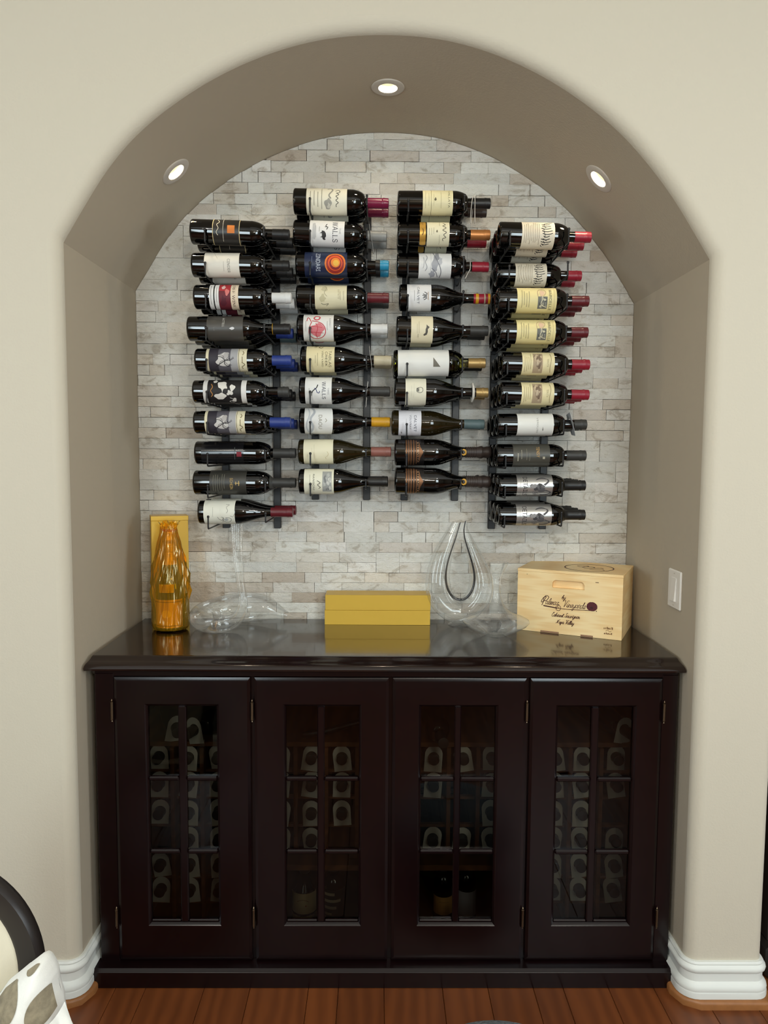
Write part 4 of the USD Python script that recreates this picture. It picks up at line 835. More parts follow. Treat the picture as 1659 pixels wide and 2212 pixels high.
for r in (8, 9):      # gold neck badge of the sparkling bottles
    pr_ = [x for x in stage.GetPrimAtPath('/World').GetChildren() if (x.GetCustomData() or {}).get('label', '') == 'wine bottle ' + SP[(2, r)]['desc']][0]
    bx, y, z0, z1, L, R, kind, cz, *_ = COL[2][r]; pf, rn = body_profile(L, R, kind); rb = radius_at(pf, cz-.006)+.001
    e = disc_mesh(ell(0, 0, .0105, .0085), .0004); v = e.vertices
    obj('neck_badge', (np.c_[(rb+.0006+v[:, 2])*np.sin(v[:, 0]/rb), -(rb+.0006+v[:, 2])*np.cos(v[:, 0]/rb), cz-.006+v[:, 1]], e.faces), 'foil_gold', pr_)
    e = disc_mesh(ell(0, 0, .004, .0035), .0004); v = e.vertices
    obj('neck_emblem', (np.c_[(rb+.0011+v[:, 2])*np.sin(v[:, 0]/rb), -(rb+.0011+v[:, 2])*np.cos(v[:, 0]/rb), cz-.006+v[:, 1]], e.faces), 'foil_black', pr_)

# ------------------------------------------------------------------ inside the cabinet
TXs = [(-.661, -.574, -.4875), (-.303, -.2135, -.1235), (.146, .2335, .318), (.5055, .586, .687)]
TZs = [.570, .4886, .4026, .3202, .2430, .1653]
DOORN = ['leftmost', 'second', 'third', 'rightmost']
SIDES = [(-.763, -.3675), (-.3495, .007), (.025, .380), (.398, .775)]
bfirst = tfirst = None
ps = Polygon([(-.026, -.040), (.026, -.040), (.026, .012)] + [(.026*math.cos(a), .012+.026*math.sin(a)) for a in np.linspace(.2, math.pi-.2, 9)] + [(-.026, .012)]).difference(Point(0, .002).buffer(.0165))
for d in range(4):
    nrow = 6 if d in (0, 3) else 4
    a, b = SIDES[d]; zlow = .066 if nrow == 6 else .285
    rk = thing('bottle_rack', 'brown wooden bottle rack behind the %s cabinet door' % DOORN[d], 'wine rack', (0, 0, 0))
    ztop = .606
    obj('top_board', MB().box(a+.004, .235, ztop, b-.004, .55, ztop+.014, c=.001), 'rack_wood', rk)
    if nrow == 4: obj('shelf_board', MB().box(a+.002, .165, zlow-.016, b-.002, .55, zlow, c=.001), 'rack_wood', rk)
    xs = TXs[d]; mids = [(xs[0]*1.5-xs[1]*.5), (xs[0]+xs[1])/2, (xs[1]+xs[2])/2, (xs[2]*1.5-xs[1]*.5)]
    for m_ in mids:
        m_ = min(max(m_, a+.008), b-.008)
        obj('upright', MB().box(m_-.006, .225, zlow, m_+.006, .53, ztop, c=.001), 'rack_wood', rk)
    for r in range(nrow):
        z = TZs[r]
        for yy in (.250, .47):
            obj('rail', MB().box(max(mids[0], a+.008), yy, z-.048, min(mids[3], b-.008), yy+.016, z-.0395, c=.001), 'rack_wood', rk)
        for k in range(3):
            x = xs[k]
            if (d, r, k) in ((1, 3, 2), (2, 2, 0), (2, 2, 1), (2, 1, 1), (3, 2, 2), (0, 3, 0)): continue
            lbl = 'dark bottle lying neck out, %s row, %s place behind the %s cabinet door' % (['top', 'second', 'third', 'fourth', 'fifth', 'bottom'][r], ['left', 'middle', 'right'][k], DOORN[d])
            loc, rot = (x, .432, z), (90., 0., 0.)
            if bfirst is None:
                bfirst = thing('cellar_bottle', lbl, 'wine bottle', loc, rot, 'bottles lying in the cabinet')
                pf, rn = body_profile(.298, .0365, 'b')
                obj('glass_body', MB().lathe([(q, w_-.09) for q, w_ in pf], 24), 'dark_glass', bfirst, smooth=50)
                obj('capsule', MB().lathe([(rn+.0008, .150), (rn+.0008, .190), (rn+.0014, .193), (rn+.001, .207), (rn*.8, .2085), (0, .2085)], 20), 'foil_brown', bfirst, smooth=40)
            else: dup(bfirst, 'cellar_bottle', lbl, loc, rot)
            lbl = 'white neck tag on the %s row, %s bottle behind the %s cabinet door' % (['top', 'second', 'third', 'fourth', 'fifth', 'bottom'][r], ['left', 'middle', 'right'][k], DOORN[d])
            rr = random.Random(d*100+r*10+k); loc = (x, .248+rr.uniform(-.004, .004), z-.002); rot = (90+rr.uniform(-6, 6), rr.uniform(-9, 9), 0)
            if tfirst is None:
                tfirst = thing('cellar_tag', lbl, 'bottle tag', loc, rot, 'white tags in the cabinet')
                obj('tag_card', disc_mesh(ps, .0008), 'paper_tag', tfirst)
            else: dup(tfirst, 'cellar_tag', lbl, loc, rot)
# loose things on top of the inner racks
for k, (x, y, yaw, lbl) in enumerate([(-.665, .40, 20, 'loose bottle on the rack top at left behind the leftmost cabinet door'), (-.48, .38, -25, 'loose bottle on the rack top at right behind the leftmost cabinet door'),
                                     (.15, .34, 4, 'large dark bottle end on the rack top behind the third cabinet door'), (.495, .40, -8, 'loose bottle on the rack top at left behind the rightmost cabinet door'), (.66, .40, 15, 'loose bottle on the rack top at right behind the rightmost cabinet door')]):
    dup(bfirst, 'cellar_bottle', lbl, (x, y, .6575), (90, 0, yaw), 'loose bottles on the inner racks')
    if k != 2:
        ca, sa = math.cos(math.radians(yaw)), math.sin(math.radians(yaw))
        dup(tfirst, 'cellar_tag', 'white tag on the %s' % lbl.replace('lying ', '').replace('on the rack top at ', 'top ').replace('cabinet door', 'door'), (x+.168*sa, y-.168*ca, .6575), (90, 12*(-1)**k, yaw), 'white tags in the cabinet')
bar = MB().tube([(-.24, .262, .631), (-.185, .262, .6385), (-.06, .262, .675)], .0095, 12)
obj('black_tube', bar, 'black_metal', label='black tube leaning across the rack top behind the second cabinet door', cat='tube')
def standing(name, x, y, L, R, kind, paper, l0, l1, label, ops, glass='dark_glass'):
    return make_bottle(dict(L=L, R=R, kind=kind, cz=L*.8, cap='foil_brown', glass=glass, labels=[dict(z=z, paper=pp, ops=o_, U=1.3) for z, pp, o_ in zip(l0, paper, ops)]), label, None, (x, y, .066), (0, 0, 0))
standing('b', -.2335, .235, .200, .0365, 'g', [(206, 182, 134), (200, 176, 130)], [(.050, .112), (.006, .043)], None, 'squat bottle with a cream two-part label standing low behind the second cabinet door', [[('s', [(-.5, .6), (0, .7), (.4, .6)], .05, (150, 110, 70)), ('e', .2, .4, .05, .04, (170, 60, 40))], []])
standing('b', -.148, .245, .200, .034, 'b', [(30, 24, 20)], [(.03, .115)], None, 'dark bottle with four pale bars on its label, standing behind the second cabinet door', [[('r', -.9, .80, .15, .90, (170, 156, 130)), ('r', -.8, .56, .7, .66, (170, 156, 130)), ('r', -.9, .32, .3, .42, (160, 146, 122)), ('r', -.9, .10, -.1, .19, (150, 136, 112))]])
standing('b', .180, .25, .200, .030, 'b', [(214, 158, 92)], [(.034, .088)], None, 'brown bottle with an orange-cream label standing behind the third cabinet door', [[('r', -.5, .7, .5, .72, (150, 110, 70))]])
standing('b', .250, .26, .200, .030, 'b', [(150, 148, 156)], [(.020, .098)], None, 'brown bottle with a grey label standing behind the third cabinet door', [[]])

# ------------------------------------------------------------------ on the worktop
# wrapped sparkling bottle and its gift box
gb = thing('gift_box', 'tall gold cardboard gift box standing behind the wrapped bottle', 'box', (-.7375, .462, CT), (0, 0, 20.))
obj('box_body', MB().box(0, 0, 0, .114, .066, .335, c=.0008), 'gold_card', gb, smooth=20)
obj('box_lid', MB().box(-.0008, -.0008, .335, .1148, .0668, .350, c=.0008), 'gold_card_plain', gb, smooth=20)
ch = make_bottle(dict(L=.315, R=.043, kind='c', cz=.205, cap='gold_label', glass='olive_glass', labels=[dict(z=(.012, .100), paper=(232, 178, 30), ops=[('r', -1.2, .90, 1.2, .93, (150, 90, 10)), ('e', 0, .5, .35, .14, (246, 206, 60)), ('r', -1.1, .06, 1.1, .09, (150, 90, 10))], U=1.3, metal=.3, rough=.35),
     dict(z=(.122, .148), paper=(236, 190, 40), ops=[], U=.55, name='neck_label', metal=.3, rough=.35)]), 'sparkling wine bottle with gold labels inside orange cellophane, left end of the worktop', None, (-.668, .4135, CT+.001), (0, 0, 0), name='sparkling_bottle', cat='wine bottle')
e = disc_mesh(Polygon([(-.022, .158), (.022, .158), (.016, .190), (.0, .206), (-.016, .190)]), .001); v = e.vertices
rr = np.array([radius_at(body_profile(.315, .043, 'c')[0], z) for z in v[:, 1]])+.001
obj('shoulder_label', (np.c_[rr*np.sin(v[:, 0]/rr), -rr*np.cos(v[:, 0]/rr), v[:, 1]], e.faces), 'gold_label', ch)
th = np.linspace(0, 2*math.pi, 97)[:-1]; rows = []
for z, rad in [(.000, .036), (.004, .050), (.012, .0545), (.03, .0555), (.06, .0555), (.09, .0555), (.12, .056), (.15, .054), (.175, .0515), (.20, .048), (.225, .0435), (.25, .038), (.275, .0325), (.30, .0255), (.317, .019), (.328, .0195), (.336, .0235)]:
    pz = np.c_[np.cos(th)*1.7, np.sin(th)*1.7, np.full(96, z*16)]
    cr = (meshkit.fbm(pz*2.6, 4, seed=8)-.5)
    fold = .10*np.cos(th*2+.4+z*2) + .05*np.sin(th*5+z*11)
    r_ = rad*(1+fold*(.35+.8*(z > .1))+cr*.42*(.4+min(1, z/.12)))
    r_ = np.maximum(r_, .0465 if z < .13 and z > .003 else 0)
    if z > .30: r_ = r_*(1+.25*np.abs(np.cos(th)))
    rows.append(np.c_[r_*np.cos(th), r_*np.sin(th), np.full(96, z)+.004*np.sin(th*6+1)*(z > .31)])
v = np.vstack(rows); f = [(i*96+k, i*96+(k+1) % 96, (i+1)*96+(k+1) % 96, (i+1)*96+k) for i in range(len(rows)-1) for k in range(96)]
obj('cellophane_wrap', MB().add(v, f), 'cellophane', ch, smooth=22, label='crinkled orange cellophane wrapping')
obj('twist_tie', MB().lathe([(.017, .306), (.0195, .308), (.0195, .313), (.017, .315)], 20), paint((206, 84, 20), .4), ch)

# serpent-shaped decanter
sd = thing('serpent_decanter', 'clear glass coiled decanter with a tall upright neck, beside the gift box', 'decanter')
zc = CT
pth = spline([(-.4640, .450, zc+.330), (-.4640, .450, zc+.285), (-.4605, .450, zc+.20), (-.4520, .450, zc+.13), (-.4470, .445, zc+.078), (-.4530, .425, zc+.046), (-.4780, .385, zc+.028), (-.5130, .365, zc+.026), (-.5560, .385, zc+.030), (-.5740, .425, zc+.036), (-.5480, .470, zc+.042), (-.4900, .493, zc+.050), (-.4230, .498, zc+.054), (-.3660, .492, zc+.047), (-.3260, .486, zc+.034), (-.3120, .485, zc+.030)], 90)
kr = spline(np.c_[np.linspace(0, 1, 16), [.0190, .0170, .0150, .0130, .0120, .0135, .0170, .0215, .0265, .0310, .0365, .0440, .0490, .0420, .0200, .0050]], 90)
tt = np.linspace(0, 1, 90)
rad = np.interp(np.linspace(0, 15, 90), range(16), [.0200, .0170, .0150, .0130, .0120, .0140, .0200, .0260, .0330, .0370, .0410, .0465, .0490, .0465, .0330, .0080])
rad = np.convolve(np.r_[[rad[0]]*3, rad, [rad[-1]]*3], np.ones(7)/7, 'valid')
low = np.minimum(rad, pth[:, 2]-CT-.0006); lift = np.convolve(np.r_[[0]*4, (rad-low)*(pth[:, 2] < CT+.2), [0]*4], np.ones(9)/9, 'valid'); pth[:, 2] = np.maximum(pth[:, 2]+lift, CT+rad*.97)
def hollow(path, r, wall, n=28):
    mb = MB(); mb.tube(path, r, n, cap=False)
    return weld(mb)
obj('glass_coil', hollow(pth, rad, .0018), 'blown_glass', sd, smooth=60)
rim = [(-.4640+.0205*math.cos(a), .450+.0205*math.sin(a), CT+.330+.010*math.cos(a)) for a in np.linspace(0, 2*math.pi, 33)]
obj('rim', MB().tube(rim, .0012, 8, cap=False), 'blown_glass', sd, smooth=60)

# flat gold box
g2 = thing('gold_box', 'flat mustard gold presentation box lying in the middle of the worktop', 'box')
obj('box_base', MB().box(-.1915, .4845, CT, .1490, .562, CT+.0475, c=.0006), 'gold_card', g2, smooth=20)
obj('box_lid', MB().box(-.1895, .4835, CT+.0480, .1495, .563, CT+.0975, c=.0006), 'gold_card', g2, smooth=20)

# lyre decanter: a tube bent into a U, black line along the inside
IN = np.array([[.2427, 1.2436], [.2294, 1.1957], [.2070, 1.125], [.1983, 1.0662], [.2083, 1.0209], [.2321, .9952], [.2530, .9923], [.2789, 1.0136], [.2911, 1.0591], [.2846, 1.1058], [.2624, 1.1764], [.2550, 1.2198], [.2600, 1.2482]])
OU = np.array([[.2174, 1.242], [.1898, 1.188], [.1579, 1.1128], [.1467, 1.0448], [.1579, .9767], [.1990, .9290], [.2460, .9140], [.3010, .9454], [.3345, 1.0078], [.3228, 1.0789], [.2839, 1.175], [.2669, 1.2198], [.2640, 1.2497]])
a_, b_ = spline(IN, 80), spline(OU, 80); ctr = (a_+b_)/2; rad = np.maximum(np.linalg.norm(a_-b_, axis=1)/2, .0016)
ld = thing('lyre_decanter', 'clear glass lyre-shaped decanter with a black line inside its loop', 'decanter')
yl = .492
obj('glass_loop', hollow(np.c_[ctr[:, 0], np.full(80, yl), ctr[:, 1]], rad, .002), 'blown_glass', ld, smooth=60)
obj('black_line', MB().tube(np.c_[a_[:, 0], np.full(80, yl), a_[:, 1]], np.interp(np.linspace(0, 1, 80), [0, .25, .45, .55, .8, 1], [.0016, .0026, .0042, .0042, .0026, .0016]), 10), 'black_glass_rim', ld, smooth=60)
obj('foot', MB().lathe([(.034, 0), (.036, .002), (.030, .006), (.018, .010)], 32, np.array([[1, 0, 0, .244], [0, 1, 0, yl], [0, 0, 1, CT], [0, 0, 0, 1]], float)), 'blown_glass', ld, smooth=60)

# classic wide-based decanter
pd = [(.0, .004), (.016, .005), (.024, .001), (.029, 0), (.031, .002), (.048, .010), (.074, .022), (.094, .034), (.1015, .043), (.1005, .048), (.088, .055), (.066, .063), (.045, .074), (.031, .086), (.022, .100), (.0158, .118), (.0128, .138), (.0125, .152), (.0138, .168), (.0180, .186), (.0260, .206), (.0345, .221)]
pd_in = [(max(r-.0018, 0), z+(.0025 if z < .03 else .0)) for r, z in pd]
dc = thing('wide_decanter', 'clear glass wide-based decanter with a flared lip, left of the wooden crate', 'decanter', (.3395, .352, CT))
obj('glass_body', weld(MB().lathe(pd, 64)), 'blown_glass', dc, smooth=60)
obj('lip', MB().tube([(.0337*math.cos(a), .0337*math.sin(a), .221+.0035*math.cos(a)) for a in np.linspace(0, 2*math.pi, 49)], .0011, 8, cap=False), 'blown_glass', dc, smooth=60)

# ------------------------------------------------------------------ wooden crate with burnt-in handwriting
CW, CD, CH, TH = .318, .225, .196, .012
cr = thing('wooden_crate', 'pale pine wine crate with dark handwritten branding, right end of the worktop', 'crate', (.4195, .4300, CT+.0005), (0, 0, -26.))
slot = Polygon([(.109, .1425), (.206, .1425), (.206, .155)] + [(.194+.012*math.cos(a), .155+.012*math.sin(a)) for a in np.linspace(0, math.pi/2, 6)] + [(.121-.012*math.sin(a), .155+.012*math.cos(a)) for a in np.linspace(0, math.pi/2, 6)])
obj('front_panel', prism(sbox(.0, .0, CW, CH-.009).difference(slot), 0, TH), 'crate_pine', cr, smooth=20)
# scooped grip behind the slot
sx0, sz0, sx1, sz1 = slot.bounds
obj('hand_grip', MB().add([(sx0-.001, TH-.001, sz1+.001), (sx1+.001, TH-.001, sz1+.001), (sx1+.001, TH-.001, sz0-.001), (sx0-.001, TH-.001, sz0-.001), (sx0, .0005, sz0), (sx1, .0005, sz0)], [(0, 3, 2, 1), (3, 4, 5, 2)]), 'crate_pine', cr, smooth=False)
obj('side_panel', MB().box(0, TH, 0, TH, CD-TH, CH-.009), 'crate_pine', cr)
obj('side_panel', MB().box(CW-TH, TH, 0, CW, CD-TH, CH-.009), 'crate_pine', cr)
obj('back_panel', MB().box(0, CD-TH, 0, CW, CD, CH-.009), 'crate_pine', cr)
obj('bottom_panel', MB().box(TH, TH, 0, CW-TH, CD-TH, .009), 'crate_pine', cr)
lid = obj('lid', MB().box(-.001, -.001, CH-.009, CW+.001, CD+.001, CH, c=.0012), 'crate_pine', cr, smooth=20)
# a small pen alphabet: strokes in x-height units
PEN = {
 'a': ([[(.55, .85), (.25, 1), (.0, .55), (.2, .02), (.5, .35), (.6, .95), (.58, .25), (.75, .0), (.95, .25)]], .9), 'l': ([[(0, .3), (.35, 1.4), (.3, 2.0), (.12, 1.7), (.1, .4), (.28, 0), (.5, .25)]], .48),
 'm': ([[(0, .2), (.15, 1), (.15, 0), (.35, .9), (.5, .9), (.5, 0), (.7, .9), (.88, .9), (.88, .2), (1.0, 0), (1.2, .25)]], 1.15), 'z': ([[(0, .9), (.5, .95), (.15, .3), (.5, .1), (.4, -.7), (.05, -.8), (.2, -.3), (.75, .25)]], .75),
 'i': ([[(0, .2), (.2, .95), (.18, .2), (.3, 0), (.5, .25)], [(.25, 1.35), (.3, 1.45)]], .48), 'n': ([[(0, .2), (.15, 1), (.15, 0), (.4, .9), (.55, .85), (.55, .2), (.68, 0), (.85, .25)]], .82),
 'e': ([[(0, .25), (.45, .6), (.4, .98), (.1, .9), (.05, .3), (.3, 0), (.65, .3)]], .6), 'y': ([[(0, .95), (.1, .3), (.35, .2), (.6, .95), (.45, -.5), (.15, -.85), (.1, -.4), (.85, .25)]], .8),
 'r': ([[(0, .2), (.15, 1.1), (.35, .9), (.35, .2), (.5, 0), (.65, .25)]], .62), 'd': ([[(.5, .85), (.2, .98), (0, .45), (.2, .02), (.5, .4), (.75, 2.0), (.62, .3), (.75, 0), (.95, .25)]], .9),
 's': ([[(0, .2), (.3, 1.05), (.45, .4), (.25, 0), (.05, .15), (.6, .25)]], .58), 'b': ([[(0, .3), (.3, 1.9), (.1, 1.5), (.12, .1), (.4, 0), (.5, .6), (.2, .7), (.75, .8)]], .7), 't': ([[(0, .3), (.25, 1.7), (.2, .2), (.35, 0), (.55, .25)], [(.05, 1.15), (.5, 1.2)]], .52),
 'u': ([[(0, .95), (.05, .2), (.25, 0), (.5, .5), (.55, .95), (.55, .2), (.7, 0), (.9, .25)]], .85), 'v': ([[(0, .95), (.2, 0), (.5, .9), (.75, .8)]], .7), 'g': ([[(.5, .85), (.2, 1), (0, .5), (.2, .05), (.5, .4), (.55, .95), (.45, -.6), (.1, -.8), (.15, -.3), (.85, .25)]], .82),
 'o': ([[(.35, 1), (.05, .7), (.1, .1), (.4, .05), (.5, .7), (.3, 1), (.8, .85)]], .72), 'p': ([[(.0, .3), (.15, 1), (.05, -.8), (.2, .8), (.5, .8), (.5, .2), (.2, .1), (.8, .25)]], .78),
 'P': ([[(.35, -.1), (.5, 1.2), (.55, 2.1), (.2, 1.9), (-.1, 1.2), (.0, .6), (.3, .7), (.25, 1.4), (.6, 2.3), (1.2, 2.1), (1.2, 1.4), (.7, 1.0), (.5, 1.05)]], 1.2), 'V': ([[(-.1, 1.9), (.2, 2.1), (.35, 1.6), (.35, .1), (.8, 1.4), (1.1, 2.1), (1.4, 2.0)]], 1.05),
 'C': ([[(.9, 1.8), (.7, 2.1), (.2, 1.4), (.1, .4), (.4, 0), (.9, .4)], [(.5, 2.1), (.3, 1.7), (.7, 1.5)]], .95), 'S': ([[(.9, 1.9), (.6, 2.2), (.35, 1.7), (.75, .9), (.6, .1), (.1, .1), (.0, .5), (.9, .5)]], 1.0), 'N': ([[(-.3, .1), (.0, .3), (.2, 1.8), (.5, .1), (.9, 1.9), (1.2, 2.0)]], 1.15), 'B': ([[(.2, 0), (.4, 2.0), (.1, 1.6)], [(.4, 2.0), (.9, 1.8), (.45, 1.1), (.9, .6), (.3, .1)]], 1.0), ' ': ([], .6)}
def pen(text, x, z, h, slant=.35, w=.0011, lift=0.):
    out, cx = [], 0.
    for chx in text:
        st, adv = PEN[chx]
        for s in st:
            q = np.array([((cx+p[0]+slant*p[1])*h, p[1]*h) for p in s])
            if len(q) > 2: q = spline(q, 5*len(q))
            q = q + [x, z + 0]; q[:, 1] += (q[:, 0]-x)*lift
            out.append(LineString(q).buffer(w/2, quad_segs=2))
        cx += adv
    return unary_union(out).simplify(.00012)
def burn(poly, m, parent, off=.0004, name='print'):
    mb = MB()
    for g in getattr(poly, 'geoms', [poly]):
        v, f = trimesh.creation.triangulate_polygon(g, engine='earcut'); mb.add(np.c_[v[:, 0], np.full(len(v), -off), v[:, 1]], f)
    return obj(name, mb, m, parent)
fp = cr
wr = unary_union([pen('P', .074, .087, .0125, w=.0019), pen('almaz', .088, .089, .0100, w=.0014), pen('Vineyards', .142, .085, .0100, w=.0013), pen('by', .139, .109, .0070, w=.0014),
                  LineString(spline([(.084, .0835), (.11, .0815), (.135, .0795), (.165, .0795), (.20, .081), (.237, .082)], 30)).buffer(.0009), LineString(spline([(.084, .084), (.10, .0825), (.122, .0802)], 9)).buffer(.0018), Point(.243, .0815).buffer(.0016),
                  LineString(spline([(.128, .092), (.136, .080), (.130, .0725), (.122, .076), (.131, .082)], 20)).buffer(.0008),
                  pen('Cabernet Sauvignon', .108, .053, .0064, w=.0013), pen('Napa Valley', .124, .0325, .0061, w=.0014)])
burn(wr, 'ink_brown', cr)
burn(ell(.230, .0945, .0160, .0140, 26, .05, 3), 'seal_wine', cr, .0012, 'wax_seal')
burn(ell(.229, .0905, .005, .003, 12, .1, 3), paint((60, 14, 22), .4), cr, .0016, 'wax_seal')
r_ = random.Random(4)
st_ = unary_union([sbox(.266+.003*k, .030, .266+.003*k+r_.uniform(.001, .0026), .030+r_.uniform(.004, .008)) for k in range(9)] + [sbox(.267+.003*k, .0145, .267+.003*k+r_.uniform(.001, .0026), .0145+r_.uniform(.003, .006)) for k in range(8)] + [LineString(spline([(.272, .024), (.279, .027), (.283, .023), (.288, .026)], 14)).buffer(.0005)])
burn(st_, paint((110, 70, 30), .7), cr)
burn(unary_union([sbox(.238, .168, .248, .1698), sbox(.028, .178, .031, .1792)]), paint((90, 58, 30), .7), cr)
burn(unary_union([sbox(.075, .0004, .132, .0055), sbox(.198, .0004, .235, .0055)]), paint((150, 112, 84), .7), cr)
cl = np.array([.200, .105]); ring_ = ell(cl[0], cl[1], .076, .076, 48).difference(ell(cl[0], cl[1], .0725, .0725, 48))
top = unary_union([ring_] + [LineString(np.array(spline(q, 24))+[-.018, .018]).buffer(.0018) for q in ([(.178, .105), (.19, .125), (.21, .12), (.2, .10), (.185, .095)], [(.198, .085), (.215, .11), (.232, .10), (.225, .078), (.205, .07)], [(.235, .085), (.25, .095), (.262, .082)], [(.225, .06), (.245, .055), (.262, .06), (.27, .05)])])
mb = MB()
for g in getattr(top, 'geoms', [top]):
    v, f = trimesh.creation.triangulate_polygon(g, engine='earcut'); mb.add(np.c_[v[:, 0], v[:, 1], np.full(len(v), CH+.0004)], f)
obj('print', mb, 'ink_brown', lid)

# ------------------------------------------------------------------ the chair with its cushion, the pouf, the sideboard next door
chx = thing('dining_chair', 'dark-framed oval-back chair with cream upholstery at the left edge', 'chair')
A_, B_ = .1885, .206; cx_, cz_, yb = -.8063, .5336, -.600
th = np.linspace(0, 2*math.pi, 73)
fr = MB(); o_ = []
secs = [(.0, .016), (.006, .016), (.010, .010), (.013, 0), (.010, -.010), (.006, -.016), (0, -.016), (-.022, -.016), (-.030, -.012), (-.034, 0), (-.030, .012), (-.022, .016)]
nS = len(secs); v = []
for a in th[:-1]:
    n_ = np.array([math.cos(a)/A_, math.sin(a)/B_]); n_ /= np.linalg.norm(n_)
    for s_, d_ in secs: v.append((cx_+A_*math.cos(a)+n_[0]*(s_-.012), yb+d_, cz_+B_*math.sin(a)+n_[1]*(s_-.012)))
f = [(i*nS+k, ((i+1) % 72)*nS+k, ((i+1) % 72)*nS+(k+1) % nS, i*nS+(k+1) % nS) for i in range(72) for k in range(nS)]
obj('back_frame', MB().add(v, f), 'chair_wood', chx, smooth=40)
pad = MB().lathe([(1.0, -.010), (.97, -.016), (.8, -.022), (.4, -.026), (.001, -.027)], 48, np.array([[A_-.040, 0, 0, cx_], [0, 0, 1, yb], [0, B_-.040, 0, cz_], [0, 0, 0, 1]], float))
pad.lathe([(1.0, -.010), (1.0, .010), (.97, .016), (.8, .022), (.001, .025)], 48, np.array([[A_-.040, 0, 0, cx_], [0, 0, 1, yb], [0, B_-.040, 0, cz_], [0, 0, 0, 1]], float))
obj('back_pad', pad, 'cream_fabric', chx, smooth=60)
for sx in (-1, 1): obj('back_post', MB().tube([(cx_+sx*.16, yb+.01, .30), (cx_+sx*.165, yb+.005, .40), (cx_+sx*.168, yb, .46)], [.016, .015, .013], 12), 'chair_wood', chx, smooth=50)
sp_ = sbox(cx_-.235, yb-.46, cx_+.235, yb+.02).buffer(-.05).buffer(.05)
e = trimesh.creation.extrude_polygon(sp_.buffer(-.006), .055, engine='earcut'); e.apply_translation((0, 0, .318)); obj('seat', e, 'cream_fabric', chx)
e = trimesh.creation.extrude_polygon(sp_, .045, engine='earcut'); e.apply_translation((0, 0, .273)); obj('seat_rail', e, 'chair_wood', chx)
for sx in (-1, 1):
    obj('leg', MB().tube([(cx_+sx*.195, yb-.41, .275), (cx_+sx*.195, yb-.41, 0)], [.022, .013], 12), 'chair_wood', chx, smooth=50)
    obj('leg', MB().tube([(cx_+sx*.185, yb-.01, .275), (cx_+sx*.195, yb+.03, 0)], [.021, .014], 12), 'chair_wood', chx, smooth=50)
# cushion leaning on the seat, with leaf print and a ruffle
cu = thing('leaf_cushion', 'white cushion with taupe leaf print and ruffled hem propped on the dark chair', 'cushion')
yc = -.68
CUP = Polygon([(-.601, .6030), (-.585, .6150), (-.574, .6140), (-.566, .6010), (-.5600, .588), (-.5560, .560), (-.5500, .535), (-.5480, .500), (-.555, .40), (-.72, .385), (-.80, .40), (-.80, .44), (-.70, .505), (-.658, .545), (-.640, .571)]).buffer(-.012).buffer(.012)
def puff(x, z, depth=.055):
    d = np.array([CUP.exterior.distance(Point(a, b)) if CUP.contains(Point(a, b)) else 0. for a, b in zip(x, z)])
    return depth*np.sqrt(np.clip(1-(1-np.clip(d/.055, 0, 1))**2, 0, 1)) + .006*(meshkit.fbm(np.c_[x*26, z*26, x*0], 3, seed=2)-.5)*np.clip(d/.02, 0, 1)
gx = np.arange(-.81, -.53, .006); gz = np.arange(.38, .625, .006)
inside = [(a, b) for a in gx for b in gz if CUP.buffer(-.003).contains(Point(a, b))]
bd = [CUP.exterior.interpolate(t, True).coords[0] for t in np.linspace(0, 1, 121)[:-1]]
pts = np.array(inside+bd)
from scipy.spatial import Delaunay
tri = Delaunay(pts).simplices; cen = pts[tri].mean(1)
tri = tri[[CUP.buffer(.0004).contains(Point(*q)) for q in cen]]
h = puff(pts[:, 0], pts[:, 1])
a2 = pts[tri]; ar = (a2[:, 1, 0]-a2[:, 0, 0])*(a2[:, 2, 1]-a2[:, 0, 1])-(a2[:, 1, 1]-a2[:, 0, 1])*(a2[:, 2, 0]-a2[:, 0, 0])
tri = np.where((ar < 0)[:, None], tri[:, ::-1], tri)
mb = MB().add(np.c_[pts[:, 0], yc-h, pts[:, 1]], tri).add(np.c_[pts[:, 0], yc+h*.8, pts[:, 1]], tri[:, ::-1])
obj('cushion_body', weld(mb), 'white_fabric', cu, smooth=70)
def leaf(u, w, a, b, deg): return [(u+a*math.cos(t)*math.cos(math.radians(deg))-b*math.sin(t)*math.sin(math.radians(deg)), w+a*math.cos(t)*math.sin(math.radians(deg))+b*math.sin(t)*math.cos(math.radians(deg))) for t in np.arange(12)*math.pi/6]
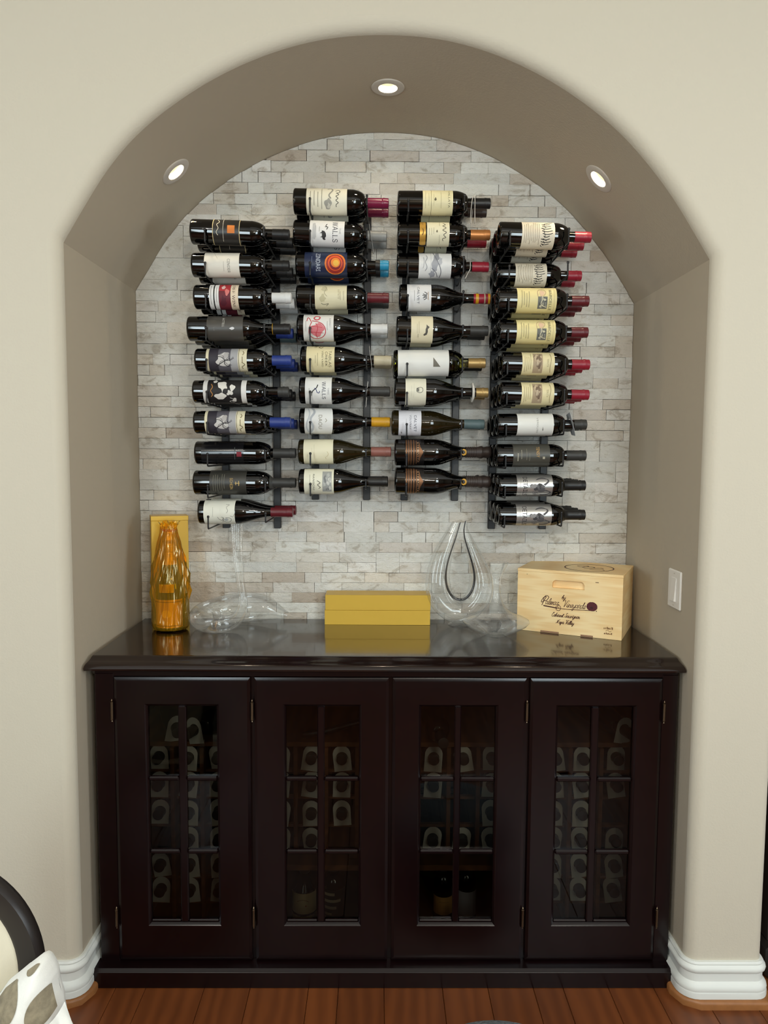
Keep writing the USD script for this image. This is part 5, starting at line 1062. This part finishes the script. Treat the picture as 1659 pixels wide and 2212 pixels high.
for k, q in enumerate([leaf(-.630, .556, .024, .033, -22), leaf(-.569, .550, .020, .031, -24), leaf(-.630, .5845, .006, .018, -58), leaf(-.590, .609, .007, .015, -45), leaf(-.69, .46, .02, .03, -30), leaf(-.60, .47, .02, .028, -30)]):
    P = Polygon(spline(q, 60, True)).buffer(0).intersection(CUP.buffer(-.0025))
    if P.is_empty or P.area < 2e-5: continue
    P = max(getattr(P, 'geoms', [P]), key=lambda g: g.area)
    g_ = [(a, b) for a in np.arange(P.bounds[0], P.bounds[2], .004) for b in np.arange(P.bounds[1], P.bounds[3], .004) if P.buffer(-.001).contains(Point(a, b))] + [P.exterior.interpolate(t, True).coords[0] for t in np.linspace(0, 1, 49)[:-1]]
    g_ = np.array(g_); t_ = Delaunay(g_).simplices; t_ = t_[[P.buffer(.0003).contains(Point(*w_)) for w_ in g_[t_].mean(1)]]
    a2 = g_[t_]; ar = (a2[:, 1, 0]-a2[:, 0, 0])*(a2[:, 2, 1]-a2[:, 0, 1])-(a2[:, 1, 1]-a2[:, 0, 1])*(a2[:, 2, 0]-a2[:, 0, 0]); t_ = np.where((ar < 0)[:, None], t_[:, ::-1], t_)
    obj('leaf_print', (np.c_[g_[:, 0], yc-puff(g_[:, 0], g_[:, 1])-.0011, g_[:, 1]], t_), 'taupe_print', cu, smooth=True)
ru = []; s_ = np.linspace(0, 1, 160)
top_ = spline([(-.80, .470), (-.70, .500), (-.64, .512), (-.59, .518), (-.55, .538), (-.522, .578)], 160); bot_ = spline([(-.84, .385), (-.74, .400), (-.66, .420), (-.59, .430), (-.53, .462), (-.492, .532)], 160)
for j, t in enumerate(np.linspace(0, 1, 7)):
    q = top_*(1-t)+bot_*t; ru.append(np.c_[q[:, 0], yc-.060-.014*t-.012*t*np.sin(s_*70), q[:, 1]])
v = np.vstack(ru); f = [(j*160+i, j*160+i+1, (j+1)*160+i+1, (j+1)*160+i) for j in range(6) for i in range(159)]
obj('ruffle', MB().add(v, f), 'white_fabric', cu, smooth=True)

pf_ = thing('knitted_pouf', 'grey-blue knitted round pouf, its top just showing at the bottom edge', 'pouf', (.240, -.508, 0))
obj('knit_cover', MB().lathe([(.001, 0), (.14, .002), (.19, .03), (.222, .08), (.229, .12), (.222, .165), (.19, .205), (.12, .226), (.001, .2315)], 64), 'knit_grey', pf_, smooth=60)
obj('centre_button', MB().lathe([(.02, .229), (.018, .234), (.001, .236)], 20), 'knit_grey', pf_, smooth=60)
sb = thing('sideboard', 'dark sideboard beyond the right end of the wall', 'cabinet', (1.068, .075, 0))
obj('base_plinth', MB().box(0, 0, 0, .80, .42, .098, c=.012), 'chair_wood', sb, smooth=30)
obj('carcass', MB().box(.014, .03, .098, .78, .42, .80, c=.003), 'dark_furniture', sb, smooth=20)
obj('top_board', MB().box(0, .0, .80, .80, .43, .825, c=.004), 'dark_furniture', sb, smooth=20)
